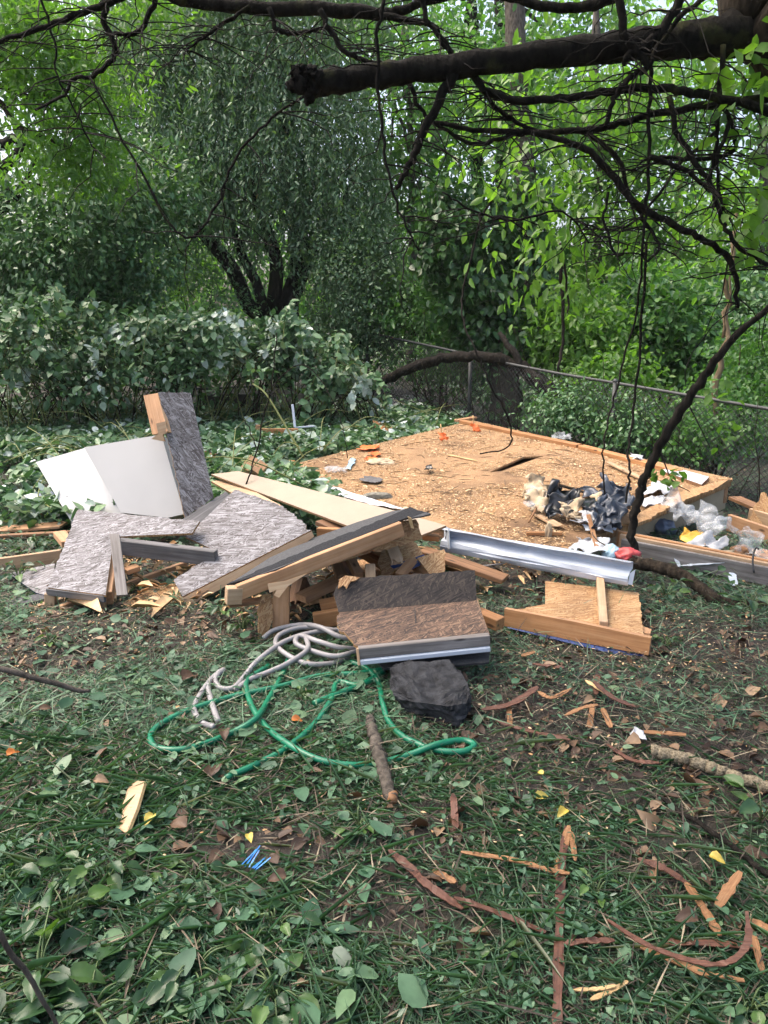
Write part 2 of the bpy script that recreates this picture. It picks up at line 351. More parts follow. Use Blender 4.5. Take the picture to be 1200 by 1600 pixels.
M['lf_orange'] = leafmat("orange_leaf", [(0, (0.52, 0.16, 0.03)), (1, (0.56, 0.2, 0.04))], 0.45, 0.2, (1, 1, 0.6))
M['chips'] = leafmat("wood_chip", [(0, (0.30, 0.155, 0.06)), (0.5, (0.52, 0.33, 0.16)), (1, (0.74, 0.57, 0.36))], 0.85, 0.0)
M['twigs'] = leafmat("litter_twig", [(0, (0.02, 0.014, 0.010)), (0.6, (0.055, 0.040, 0.028)), (0.85, (0.14, 0.11, 0.075)), (1, (0.30, 0.25, 0.17))], 0.8, 0.0)

# ------------------------------------------------------------------ geometry builders
def leafarr(P, size, D, U, aspect=0.55, fold=0.25, droop=0.15, rng=None, rnd=None):
    """six-vertex ovate leaves, two folded quads each"""
    n = len(P); t = nrm(D); u = U - t*np.sum(U*t, 1, keepdims=True); u = nrm(u); s = np.cross(t, u)
    size = np.broadcast_to(np.asarray(size, float), (n,))[:, None]; asp = np.broadcast_to(np.asarray(aspect, float), (n,))[:, None]
    def p(a, w, h): return P + t*size*a + s*size*asp*w + u*size*h
    f = fold*asp
    V = np.stack([p(0, 0, 0), p(.28, .46, .46*f), p(.68, .38, .38*f - droop*.5), p(1, 0, -droop), p(.68, -.38, .38*f - droop*.5), p(.28, -.46, .46*f)], 1).reshape(-1, 3)
    b = np.arange(n)[:, None]*6
    F = np.stack([b+np.array([0, 1, 2, 3]), b+np.array([0, 3, 4, 5])], 1).reshape(-1, 4)
    if rnd is None: rnd = rng.random(n)
    return V, F, np.repeat(rnd, 6)
def leafarr1(P, size, D, U, aspect=0.5, fold=0.0, droop=0.0, rng=None, rnd=None):
    """single-quad slivers and blades"""
    n = len(P); t = nrm(D); u = U - t*np.sum(U*t, 1, keepdims=True); u = nrm(u); s = np.cross(t, u)
    size = np.broadcast_to(np.asarray(size, float), (n,))[:, None]; asp = np.broadcast_to(np.asarray(aspect, float), (n,))[:, None]
    V = np.stack([P, P+t*size*.4+s*size*asp*.5, P+t*size-u*size*droop, P+t*size*.45-s*size*asp*.5], 1).reshape(-1, 3)
    F = np.arange(n)[:, None]*4+np.arange(4)[None]
    if rnd is None: rnd = rng.random(n)
    return V, F, np.repeat(rnd, 4)
def leafarr2(P, size, D, U, aspect=0.6, fold=0.25, droop=0.2, rng=None, rnd=None):
    """eleven-vertex leaves with a midrib, uneven edges and a curled blade"""
    n = len(P); t = nrm(D); u = U - t*np.sum(U*t, 1, keepdims=True); u = nrm(u); s = np.cross(t, u)
    size = np.broadcast_to(np.asarray(size, float), (n,))[:, None]; asp = np.broadcast_to(np.asarray(aspect, float), (n,))[:, None]
    cu = droop*rng.uniform(-.4, 1.6, (n, 1)); tw = rng.normal(0, .25, (n, 1))
    def p(a, w, h=0.0):
        j = rng.uniform(.82, 1.18, (n, 1)); ww = asp*w*j
        return P + t*size*a + s*size*ww + u*size*(np.abs(ww)*fold + ww*tw*a - cu*a*a)
    V = np.stack([p(0, 0), p(.17, .40), p(.22, 0), p(.17, -.40), p(.45, .5), p(.5, 0), p(.45, -.5), p(.76, .30), p(.78, 0), p(.76, -.30), p(1, 0)], 1).reshape(-1, 3)
    q = np.array([[0, 1, 2, 3], [1, 4, 5, 2], [2, 5, 6, 3], [4, 7, 8, 5], [5, 8, 9, 6], [8, 7, 10, 9]])
    F = (np.arange(n)[:, None, None]*11+q[None]).reshape(-1, 4)
    if rnd is None: rnd = rng.random(n)
    return V, F, np.repeat(rnd, 11)
def merge(parts):
    Vs, Fs, Rs, o = [], [], [], 0
    for V, F, R in parts:
        Vs.append(V); Fs.append(F+o); Rs.append(R); o += len(V)
    return np.concatenate(Vs), np.concatenate(Fs), np.concatenate(Rs)
def leafobj(name, parts, mat, parent=None):
    V, F, R = merge(parts) if isinstance(parts, list) else parts
    return link(name, mesh_np(name, V, F4=F, rnd=R, smooth=True), None, parent, [mat])

def catmull(P, n):
    P = np.asarray(P, float)
    if len(P) < 3: return np.array([P[0]+(P[-1]-P[0])*t for t in np.linspace(0, 1, n)])
    Q = np.vstack([2*P[0]-P[1], P, 2*P[-1]-P[-2]]); m = len(P)-1
    out = []
    for t in np.linspace(0, m, n):
        i = min(int(t), m-1); u = t-i; a, b, c, d = Q[i:i+4]
        out.append(0.5*((2*b)+(c-a)*u+(2*a-5*b+4*c-d)*u*u+(3*b-a-3*c+d)*u**3))
    return np.array(out)
def tubearr(P, R, sides=6, res=None, wob=0.0, seed=0, rough=0.0):
    P = np.asarray([list(p)[:3] for p in P], float); n = res or max(2, (len(P)-1)*4+1)
    R = np.interp(np.linspace(0, 1, n), np.linspace(0, 1, len(R)), R)
    C = catmull(P, n); rg = np.random.default_rng(seed)
    if wob: C[1:-1] += rg.normal(0, wob, C[1:-1].shape)
    T = nrm(np.gradient(C, axis=0)); up = np.array([0.31, 0.2, 0.93]); 
    A = np.cross(T[0], up); A /= max(np.linalg.norm(A), 1e-6); V = []
    for i in range(n):
        A = A - T[i]*np.dot(A, T[i]); A /= max(np.linalg.norm(A), 1e-6); B = np.cross(T[i], A)
        for k in range(sides):
            an = 2*math.pi*k/sides; r = R[i]*(1+(rg.normal(0, rough) if rough else 0))
            V.append(C[i]+(A*math.cos(an)+B*math.sin(an))*r)
    F = [(i*sides+k, i*sides+(k+1) % sides, (i+1)*sides+(k+1) % sides, (i+1)*sides+k) for i in range(n-1) for k in range(sides)]
    V.append(C[0]); V.append(C[-1]); c0, c1 = len(V)-2, len(V)-1; F3 = []
    for k in range(sides):
        F3.append((c0, (k+1) % sides, k)); F3.append((c1, (n-1)*sides+k, (n-1)*sides+(k+1) % sides))
    return np.array(V), np.array(F), np.array(F3)
def tubeobj(name, specs, mat, parent=None, sides=6, smooth=True):
    """specs: list of (points, radii[, kwargs]); one mesh"""
    Vs, F4, F3, o = [], [], [], 0
    for sp in specs:
        kw = sp[2] if len(sp) > 2 else {}
        V, a, b = tubearr(sp[0], sp[1], **{**dict(sides=sides), **kw}); Vs.append(V); F4.append(a+o); F3.append(b+o); o += len(V)
    me = mesh_np(name, np.concatenate(Vs), np.concatenate(F4), np.concatenate(F3), smooth=smooth)
    return link(name, me, None, parent, [mat])

def frame3(o, x, z):
    x = Vector(x).normalized(); z = Vector(z); z = (z - x*z.dot(x)).normalized(); y = z.cross(x)
    return Matrix(((x.x, y.x, z.x, o[0]), (x.y, y.y, z.y, o[1]), (x.z, y.z, z.z, o[2]), (0, 0, 0, 1)))
def jagged(pts, jag, rg):
    """pts 2d list; jag {edge index: amplitude} -> finer torn edges"""
    out = []
    for i, p in enumerate(pts):
        q = pts[(i+1) % len(pts)]; out.append(p); a = jag.get(i, 0.0)
        if a:
            L = math.hypot(q[0]-p[0], q[1]-p[1]); k = max(3, int(L/0.016)); nx, ny = -(q[1]-p[1])/L, (q[0]-p[0])/L
            lo = 0.0
            for j in range(1, k):
                lo = 0.6*lo + rg.gauss(0, a*0.7); t = (j+rg.uniform(-.25, .25))/k
                out.append((p[0]+(q[0]-p[0])*t+nx*lo, p[1]+(q[1]-p[1])*t+ny*lo))
    return out
def panel(name, plane, outline, th, mat, edge=None, parent=None, jag=None, holes=(), label=None, cat=None, back=None, seed=1, axis=(0, 1), bend=0.0):
    """a flat board: 'plane' three seen points with their distances, 'outline' the seen outline, th its thickness"""
    A, B, C = [p if isinstance(p, Vector) else at(*p) for p in plane]
    n = (B-A).cross(C-A).normalized(); eye = Vector((0, 0, CAM_H))
    if n.dot(eye-A) < 0: n = -n
    def hit(px, py):
        d = ray(px, py); return eye + d*((A-eye).dot(n)/d.dot(n))
    P3 = [hit(*p) for p in outline]
    ctr = sum(P3, Vector())/len(P3)
    Mx = frame3(ctr, P3[axis[1]]-P3[axis[0]], n); Mi = Mx.inverted()
    L = [tuple((Mi @ p)[:2]) for p in P3]
    rg = random.Random(seed)
    if jag: L = jagged(L, jag, rg)
    H = [[tuple((Mi @ hit(*p))[:2]) for p in h] for h in holes]
    loops = [L]+H; flat = [p for lp in loops for p in lp]
    tris = tessellate_polygon([[Vector((x, y, 0)) for x, y in lp] for lp in loops])
    nv = len(flat)
    V = [(x, y, 0) for x, y in flat]+[(x, y, -th) for x, y in flat]
    F, mi = [], []
    for t in tris:
        a, b, c = t; p, q, r = flat[a], flat[b], flat[c]
        if (q[0]-p[0])*(r[1]-p[1])-(q[1]-p[1])*(r[0]-p[0]) < 0: a, b, c = a, c, b
        F.append((a, b, c)); mi.append(0); F.append((a+nv, c+nv, b+nv)); mi.append(2 if back else 0)
    s = 0
    for lp in loops:
        k = len(lp)
        for i in range(k):
            a, b = s+i, s+(i+1) % k; F.append((a, a+nv, b+nv, b)); mi.append(1)
        s += k
    me = bpy.data.meshes.new(name); me.from_pydata(V, [], F)
    mats = [mat, edge or mat]+([back] if back else [])
    for m in mats: me.materials.append(m)
    me.polygons.foreach_set("material_index", mi)
    bm = bmesh.new(); bm.from_mesh(me); bmesh.ops.recalc_face_normals(bm, faces=bm.faces); bm.to_mesh(me); bm.free()
    o = link(name, me, Mx, parent)
    if label: tag(o, label, cat)
    return o
BOX = [(-1, -1, -1), (1, -1, -1), (1, 1, -1), (-1, 1, -1), (-1, -1, 1), (1, -1, 1), (1, 1, 1), (-1, 1, 1)]
BOXF = [(0, 3, 2, 1), (4, 5, 6, 7), (0, 1, 5, 4), (1, 2, 6, 5), (2, 3, 7, 6), (3, 0, 4, 7)]
def beam(name, p0, p1, w, h, mat, parent=None, up=(0, 0, 1), label=None, cat=None, roll=0.0, split=0, seed=0, off=0.0):
    """a sawn board from p0 to p1 (centre line), w wide, h high, with eased edges; split: torn far end"""
    p0 = p0 if isinstance(p0, Vector) else at(*p0); p1 = p1 if isinstance(p1, Vector) else at(*p1)
    Mx = frame3((p0+p1)/2, p1-p0, up) @ Matrix.Rotation(roll, 4, 'X') @ Matrix.Translation((0, 0, off))
    L = (p1-p0).length/2; rg = random.Random(seed+17)
    bm = bmesh.new()
    vs = [bm.verts.new((x*L, y*w/2, z*h/2)) for x, y, z in BOX]
    for f in BOXF: bm.faces.new([vs[i] for i in f])
    if split:
        bmesh.ops.subdivide_edges(bm, edges=[e for e in bm.edges if abs(e.verts[0].co.x-L) < 1e-6 and abs(e.verts[1].co.x-L) < 1e-6], cuts=3, use_grid_fill=True)
        for v in bm.verts:
            if abs(v.co.x-L) < 1e-6: v.co.x -= rg.random()*split
    else:
        bmesh.ops.bevel(bm, geom=list(bm.edges), offset=min(0.003, w*.15, h*.15), segments=1, affect='EDGES')
    for v in bm.verts: v.co.y += 0.004*math.sin(v.co.x*3+seed)
    me = bpy.data.meshes.new(name); bm.to_mesh(me); bm.free()
    o = link(name, me, Mx, parent, [mat])
    if label: tag(o, label, cat)
    return o
def ribbon(name, pts, w, th, mat, label=None, cat=None, parent=None, taper=0.3, group=None, twist=0.0):
    C = catmull(np.array([list(p) for p in pts]), max(9, (len(pts)-1)*8+1)); n = len(C)
    T = nrm(np.gradient(C, axis=0)); S = nrm(np.cross(T, np.array([0, 0, 1.0]))); rg = np.random.default_rng(abs(hash(name+(label or '')))%9999 if False else len(label or name))
    V = []
    for i in range(n):
        u = i/(n-1); ww = w/2*(1-taper*max(0, abs(u-.5)*2-.7)/.3*0.8)*(1+rg.normal(0, .11))*(.55+.45*min(1, u*9, (1-u)*9+.2*rg.random())); a = twist*(u-.5)+rg.normal(0, .12)
        s = S[i]*math.cos(a)+np.array([0, 0, 1])*math.sin(a); nn = np.cross(s, T[i])
        for sx, sz in ((-1, 1), (1, 1), (1, -1), (-1, -1)): V.append(C[i]+s*ww*sx+nn*th/2*sz)
    F = [(i*4+k, i*4+(k+1) % 4, (i+1)*4+(k+1) % 4, (i+1)*4+k) for i in range(n-1) for k in range(4)]
    F += [(0, 3, 2, 1), ((n-1)*4, (n-1)*4+1, (n-1)*4+2, (n-1)*4+3)]
    V = np.array(V); ctr = V.mean(0); x = C[-1]-C[0]
    Mx = frame3(Vector(ctr), Vector(x), Vector((0, 0, 1))); Mi = np.array(Mx.inverted())
    V = V @ Mi[:3, :3].T + Mi[:3, 3]
    o = link(name, mesh_np(name, V, F4=np.array(F)), Mx, parent, [mat])
    if label: tag(o, label, cat, group)
    return o
def crumple(name, loc, r, mat, parent=None, seed=0, amp=0.35, freq=3.0, flat=True, rot=0.0, label=None, cat=None, sub=4, ridge=True):
    bm = bmesh.new(); bmesh.ops.create_icosphere(bm, subdivisions=sub, radius=1)
    off = Vector((seed*3.7, seed*1.3, seed*5.1))
    for v in bm.verts:
        d = v.co.copy(); k = 0.0
        for o_, (f, a) in enumerate(((freq, 1.0), (freq*2.1, .5), (freq*4.3, .25))):
            x = mnoise.noise(d*f*.5+off); k += a*((1-2*abs(x)) if ridge else x)
        if ridge:
            k = 0.0
            for f, a_ in ((freq*.34, 1.0), (freq*.8, .4), (freq*2.0, .13)):
                q = Vector((d.x*f, d.y*f, d.z*f*.55))+off+mnoise.noise_vector(d*f*1.5+off)*.35; ds, _p = mnoise.voronoi(q); k += a_*(min(ds[1]-ds[0], .6)*1.6)
            k = 1.5-k + .5*mnoise.noise(d*1.3+off*2)
        v.co = d*(1+amp*(k-.6))
        v.co = Vector((v.co.x*r[0], v.co.y*r[1], v.co.z*r[2]))
        if flat and v.co.z < -r[2]*.45: v.co.z = -r[2]*.45+(v.co.z+r[2]*.45)*.1
    me = bpy.data.meshes.new(name); bm.to_mesh(me); bm.free()
    me.polygons.foreach_set("use_smooth", np.ones(len(me.polygons), bool))
    o = link(name, me, Matrix.Translation(Vector(loc)+Vector((0, 0, r[2]*.45))) @ Matrix.Rotation(rot, 4, 'Z'), parent, [mat])
    if label: tag(o, label, cat)
    return o
def sheet(name, quad, mat, amp=0.02, freq=6, n=18, parent=None, label=None, cat=None, seed=0, th=0.0015, torn=0.04):
    """a crumpled thin sheet spanned between four 3D corners"""
    a, b, c, d = [np.array(list(q)) for q in quad]; V = []
    for i in range(n+1):
        for j in range(n+1):
            u, v = i/n, j/n
            p = (a*(1-u)+b*u)*(1-v)+(d*(1-u)+c*u)*v
            q = Vector(p)*freq+Vector((seed*2.3, seed, 0))
            e = mnoise.noise_vector(q); f = mnoise.noise_vector(q*2.3)
            w = np.array([e.x*.5+f.x*.3, e.y*.5+f.y*.3, abs(e.z)*1.2+abs(f.z)*.6])*amp
            if i in (0, n) or j in (0, n): w = w+np.array([f.z, f.x, 0])*torn
            V.append(p+w)
    F = [(i*(n+1)+j, (i+1)*(n+1)+j, (i+1)*(n+1)+j+1, i*(n+1)+j+1) for i in range(n) for j in range(n)]
    V = np.array(V); ctr = V.mean(0); me = mesh_np(name, V-ctr, F4=np.array(F), smooth=True)
    o = link(name, me, Matrix.Translation(Vector(ctr)), parent, [mat])
    so_ = o.modifiers.new("thickness", 'SOLIDIFY'); so_.thickness = th
    if label: tag(o, label, cat)
    return o

# ------------------------------------------------------------------ ground
def make_ground():
    def axis(lo, hi, step, far, k):
        a = list(np.arange(lo, hi, step)); 
        s = step
        while a[-1] < far: s *= k; a.append(a[-1]+s)
        s = step
        while a[0] > -far: s *= k; a.insert(0, a[0]-s)
        return np.array(a)
    xs, ys = axis(-6, 7, 0.08, 160, 1.25), axis(0.4, 14, 0.08, 160, 1.25)
    X, Y = np.meshgrid(xs, ys); Z = gh(X, Y) + 0.012*(vnoise(X*14, Y*14, 5)-.5)
    nx, ny = len(xs), len(ys); V = np.stack([X, Y, Z], -1).reshape(-1, 3)
    i = np.arange(nx*ny).reshape(ny, nx)
    F = np.stack([i[:-1, :-1], i[:-1, 1:], i[1:, 1:], i[1:, :-1]], -1).reshape(-1, 4)
    o = link("ground", mesh_np("ground", V, F4=F, smooth=True), None, None, [M['soil']])
    tag(o, "dark damp soil under the grass and debris", kind="structure")
make_ground()

# ------------------------------------------------------------------ trees
def clumps(rng, ells, n, per, spread, gap=0.0, shell=0.5):
    """leaf positions: clumps spread through ellipsoids (cx,cy,cz,rx,ry,rz)"""
    E = np.array(ells, float); vol = (E[:, 3]*E[:, 4]*E[:, 5])**(2/3.); vol /= vol.sum()
    k = rng.choice(len(E), n, p=vol); d = nrm(rng.normal(size=(n, 3))); r = rng.random(n)**(shell*.66+.1)
    C = E[k, :3]+d*r[:, None]*E[k, 3:]
    if gap:
        g = vnoise(C[:, 0]*1.7+C[:, 2]*.9, C[:, 2]*1.7-C[:, 1]*1.1, 3); keep = g > gap; C, d = C[keep], d[keep]
    P = np.repeat(C, per, 0)+rng.normal(0, spread, (len(C)*per, 3))*np.array([1, 1, .7])
    return P, np.repeat(d, per, 0)
def crown_leaves(rng, ells, n, per, spread, size, gap=0.25, aspect=0.5, droop=0.5, shell=.5):
    P, d = clumps(rng, ells, n, per, spread, gap, shell)
    m = len(P); D = d*.5+rng.normal(0, .8, (m, 3))+np.array([0, 0, -droop]); U = np.array([0, 0, 1.0])+rng.normal(0, .55, (m, 3))+d*.3
    cl = np.repeat(rng.random(m//per), per)
    return leafarr(P, size*rng.uniform(.6, 1.25, m), D, U, aspect, .3, .12, rnd=np.clip(cl*.6+rng.random(m)*.4, 0, 1))
def strands(rng, ells, n, length, size, step=0.05, aspect=0.34, gap=.2):
    P, d = clumps(rng, ells, n, 1, 0.0, gap); n = len(P)
    L = rng.uniform(.35, 1, n)*length; k = int(length/step); s = np.arange(k)*step
    sw = rng.normal(0, .16, (n, 2)); out = d[:, :2]*.22
    Q = np.repeat(P[:, None, :], k, 1); 
    Q[:, :, 0] += (sw[:, :1]+out[:, :1])*s+.02*rng.normal(size=(n, k)); Q[:, :, 1] += (sw[:, 1:]+out[:, 1:])*s; Q[:, :, 2] -= s*.92
    ok = (s[None] < L[:, None]); Q = Q[ok]; m = len(Q)
    D = rng.normal(0, .7, (m, 3)); D[:, 2] = -rng.uniform(.4, 1.3, m); U = rng.normal(0, .7, (m, 3))+np.array([0, -.25, .6])
    cl = np.broadcast_to(rng.random(n)[:, None], (n, k))[ok]
    return leafarr(Q, size*rng.uniform(.6, 1.3, m), D, U, aspect, .3, .1, rnd=np.clip(cl*.45+rng.random(m)*.55, 0, 1))
def px_ell(px, py, Y, rpx, rpy, ry):
    c = at(px, py, Y); s = Y/CP/FPX
    return (c.x, c.y, c.z, rpx*s, ry, rpy*s)
def px_tube(pts, r0, r1, Y=None, **kw):
    P = [at(p[0], p[1], p[2] if len(p) > 2 else Y) for p in pts]
    return (P, [r0, (r0*.6+r1*.4), r1], kw)
def tree(name, label, trunk, mat, crowns, limbs=(), cat="tree", group=None, sides=8, leafname="crown", wob=0.03):
    P = trunk[0]; base = P[0]
    e = empty(name, base, label, cat, group)
    tubeobj("trunk", [(trunk[0], trunk[1], dict(sides=sides+2, wob=wob, rough=.04, res=len(trunk[0])*5))], mat, e)
    for l in limbs: tubeobj("limb", [(l[0], l[1], dict(sides=sides, wob=wob*.6, rough=.04, res=len(l[0])*4))], mat, e)
    for arr, m in crowns: leafobj(leafname, arr, m, e)
    return e
def grow(px, Y, top_px, top_py, bend=0.0):
    """trunk line from the ground below (px) out at Y to a seen point"""
    b = at(px, 640, Y); g = gp(b.x, Y, -.15); t = at(top_px, top_py, Y)
    m = (g+t)/2; m.x += bend
    return [g, g.lerp(m, .5)+Vector((bend*.2, 0, 0)), m, m.lerp(t, .5)+Vector((bend*.15, 0, 0)), t]

rg = np.random.default_rng(11)
# far woodland: one mass behind everything
def woodland():
    parts = []
    for k in range(26):
        a = -1.15+2.3*k/25; R = 27+3*rg.random(); x, y = R*math.sin(a)*1.05, 4+R*math.cos(a)
        h = rg.uniform(7, 12); bz = float(gh(x, y))
        hi = 12 if x < 1.0 else 3
        parts.append(crown_leaves(rg, [(x, y, bz+1.5, 3.2, 2, 2.2), (x, y, bz+(h*.5 if x < 1 else 3.0), 3.0, 2, 3.0 if x < 1 else 2.4), (x, y, bz+hi, 3.0, 2, 3.2 if x < 1 else 2.6)], 430, 7, .42, .34, gap=.12, shell=.8))
    o = leafobj("woodland", parts, M['lf_far']); tag(o, "wall of leaves far behind the fence, coloured bright to look hazy", "woodland", kind="stuff")
woodland()

# small-leaved weeping tree with several dark trunks, left of centre
tk = lambda pts, r0, r1: ([at(*p) for p in pts], [r0, r0*.7+r1*.3, r1])
base = at(440, 560, 14.2); base.z = float(gh(base.x, base.y))-.1
ells = [px_ell(300, 70, 14.6, 150, 110, 1.6), px_ell(430, 150, 14.2, 150, 130, 1.5), px_ell(330, 250, 13.8, 170, 110, 1.4), px_ell(520, 270, 13.8, 90, 120, 1.2),
        px_ell(430, -60, 14.5, 190, 90, 1.6), px_ell(560, 380, 13.5, 70, 90, .9), px_ell(230, 130, 14.5, 90, 120, 1.2)]
tree("weeping_tree", "small-leaved drooping tree with several dark trunks left of centre",
     ([base, at(452, 470, 14.2), at(470, 390, 14.2), at(455, 300, 14.3), at(440, 150, 14.3), at(430, -60, 14.4)], [.19, .13, .05]), M['bark_dark'],
     [([strands(rg, ells, 4200, 1.5, .095), crown_leaves(rg, ells, 2200, 8, .16, .085, gap=.25)], M['lf_willow'])],
     limbs=[tk([(440, 520, 14.2), (395, 480, 14.1), (345, 395, 14.0), (280, 318, 14.0), (250, 230, 14.0)], .15, .06),
            tk([(440, 520, 14.2), (415, 480, 14.1), (385, 410, 14.1), (350, 330, 14.1)], .12, .05),
            tk([(445, 530, 14.2), (432, 470, 14.1), (428, 395, 14.1), (400, 300, 14.1), (395, 180, 14.2)], .15, .06),
            tk([(450, 530, 14.2), (462, 470, 14.2), (485, 400, 14.0), (530, 330, 13.9), (560, 260, 13.8)], .11, .04)])
# dark tree at the far left with a low bough
ells = [px_ell(150, 290, 11.8, 120, 90, 1.2), px_ell(90, 380, 11.4, 110, 80, 1.1), px_ell(210, 400, 11.8, 80, 60, .8), px_ell(240, 300, 12.2, 70, 70, .8), px_ell(-60, 330, 11.6, 90, 120, 1.1)]
b = at(-90, 600, 11.8); b.z = float(gh(b.x, b.y))-.1
tree("dark_tree", "dark-leaved tree at the left edge with low boughs",
     ([b, at(-100, 480, 11.8), at(-70, 330, 11.8), at(-20, 235, 11.7), at(75, 222, 11.6)], [.17, .13, .05]), M['bark_dark'],
     [([crown_leaves(rg, ells, 2300, 9, .14, .095, gap=.22)], M['lf_dark'])],
     limbs=[tk([(-70, 330, 11.8), (0, 270, 11.6), (40, 215, 11.5), (20, 190, 11.5)], .09, .03), tk([(-90, 420, 11.8), (-20, 350, 11.5), (30, 300, 11.4), (60, 240, 11.3)], .07, .02),
            tk([(-60, 340, 11.7), (40, 290, 11.5), (130, 300, 11.6)], .06, .02)])
# bright light-green tree upper left, feathery
ells = [px_ell(60, 190, 9.2, 120, 80, .9), px_ell(110, 90, 9.6, 130, 80, 1.0), px_ell(0, 60, 9.2, 120, 90, 1.0), px_ell(180, 20, 9.6, 120, 60, .9), px_ell(150, 260, 9.6, 80, 40, .6)]
b = gp(-6.6, 9.4, -.1)
tree("ash_tree", "light-green feathery-leaved tree in the upper left corner",
     ([b, b+Vector((.1, 0, 1.6)), b+Vector((.4, 0, 3.2)), at(-40, 120, 9.4), at(60, 40, 9.5)], [.15, .12, .04]), M['bark_brown'],
     [([crown_leaves(rg, ells, 1250, 10, .15, .105, gap=.36, aspect=.36, droop=.35)], M['lf_bright'])],
     limbs=[tk([(-40, 120, 9.4), (60, 150, 9.4), (150, 130, 9.5)], .04, .012), tk([(-40, 120, 9.4), (40, 200, 9.3), (110, 230, 9.4)], .04, .012)])
# low dark scrub behind the brambles, and a bright shrub in the gap under the weeping tree
def shrub(name, label, ells, n, size, mat, base, per=9, spread=.13, gap=.2, aspect=.55, cat="shrub", stems=5, group=None):
    e = empty(name, base, label, cat, group)
    sp = []
    for k in range(stems):
        el = ells[k % len(ells)]; t = Vector((el[0]+random.uniform(-.5, .5)*el[3], el[1]+random.uniform(-.3, .3)*el[4], el[2]+.3*el[5]))
        b_ = Vector(base)+Vector((random.uniform(-.2, .2), random.uniform(-.15, .15), -.05)); m_ = b_.lerp(t, .5)+Vector((random.uniform(-.15, .15), 0, .1))
        sp.append(([b_, m_, t], [.02, .014, .006], dict(sides=5)))
    tubeobj("stems", sp, M['bark_brown'], e)
    leafobj("foliage", [crown_leaves(rg, ells, n, per, spread, size, gap=gap, aspect=aspect)], mat, e)
    return e
def gpx(px, Y): b_ = at(px, 600, Y); return gp(b_.x, Y)
shrub("bright_shrub", "bright yellow-green shrub glowing in the gap left of the dark trunks", [px_ell(265, 420, 17.5, 60, 45, .8), px_ell(300, 400, 18, 50, 30, .6)], 420, .10, M['lf_bright'], gpx(270, 17.5))
shrub("dark_shrub", "dark leafy shrub under the low boughs at left", [px_ell(60, 440, 12.2, 130, 60, .8), px_ell(160, 450, 12.4, 80, 50, .6)], 900, .09, M['lf_dark'], gpx(90, 12.2))
shrub("dark_shrub", "dark scrub filling the gap in front of the leaning trunk", [px_ell(290, 480, 13.6, 110, 60, .7)], 500, .07, M['lf_dark'], gpx(290, 13.6), gap=.35)
shrub("drooping_shrub", "drooping grey-green shrub right of the dark trunks", [px_ell(545, 440, 13.0, 70, 90, .8), px_ell(520, 520, 12.8, 60, 50, .6), px_ell(590, 480, 13, 50, 70, .6)], 1100, .075, M['lf_willow'], gpx(540, 13))

# woods behind the fence
def wood_tree(name, label, px, Y, top, r, ells, n, size, mat, bark='bark_grey', per=9, spread=.2, gap=.28, bend=0.1, aspect=.55, limbs=3):
    E = [px_ell(*e) for e in ells]; tr = grow(px, Y, top[0], top[1], bend)
    lm = []
    for k in range(limbs):
        el = E[k % len(E)]; s = tr[2].lerp(tr[4], .2+.6*k/max(1, limbs-1)); t = Vector((el[0], el[1], el[2])); lm.append(([s, s.lerp(t, .5)+Vector((0, 0, .15)), t], [r*.4, r*.25, r*.1]))
    return tree(name, label, (tr, [r, r*.75, r*.4]), M[bark], [([crown_leaves(rg, E, n, per, spread, size, gap=gap, aspect=aspect)], mat)], lm)
wood_tree("slender_tree", "slender grey trunk between weeping tree and ivy-clad trunk", 640, 16.5, (630, -40), .11, [(600, 120, 16.5, 130, 120, 1.5), (660, 260, 16.5, 90, 70, 1.1), (600, 330, 16.5, 60, 60, .8)], 900, .13, M['lf_mid'])
wood_tree("forest_tree", "tall dark trunk at top centre, left one of two", 742, 19, (735, -90), .2, [(690, 40, 19, 130, 90, 1.6), (800, 150, 19, 120, 110, 1.6), (700, 200, 19, 90, 90, 1.2)], 620, .16, M['lf_mid'], 'bark_dark')
wood_tree("forest_tree", "tall dark trunk at top centre, right one of two", 775, 19.6, (778, -90), .22, [(860, 60, 19.6, 130, 90, 1.6), (920, 190, 19.6, 110, 90, 1.6)], 480, .16, M['lf_mid'], 'bark_dark')
wood_tree("forest_tree", "bright-leaved forest tree behind the fence right of the ivy trunk", 930, 17, (930, -80), .1, [(930, 300, 17, 120, 110, 1.4), (1010, 430, 17, 120, 100, 1.4), (890, 470, 17, 80, 90, 1.0), (980, 200, 17.5, 110, 80, 1.4)], 1500, .14, M['lf_bright'], per=9)
wood_tree("forest_tree", "tall leafy forest tree at the upper right edge", 1180, 15, (1190, -80), .13, [(1150, 260, 15, 110, 110, 1.3), (1200, 420, 15, 100, 110, 1.3), (1240, 150, 15, 120, 120, 1.3), (1080, 160, 15.5, 90, 70, 1.1)], 900, .13, M['lf_mid'])
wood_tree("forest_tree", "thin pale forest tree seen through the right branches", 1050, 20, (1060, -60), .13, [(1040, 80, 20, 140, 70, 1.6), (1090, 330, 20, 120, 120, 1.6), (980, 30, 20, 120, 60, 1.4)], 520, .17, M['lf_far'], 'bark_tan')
wood_tree("tan_sapling", "thin tan sapling trunk just behind the fence at right", 1105, 8.9, (1150, 330), .045, [(1160, 330, 9.2, 60, 70, .5), (1120, 430, 9, 40, 50, .4)], 70, .10, M['lf_bright'], 'bark_tan', per=7, limbs=1, bend=.05)
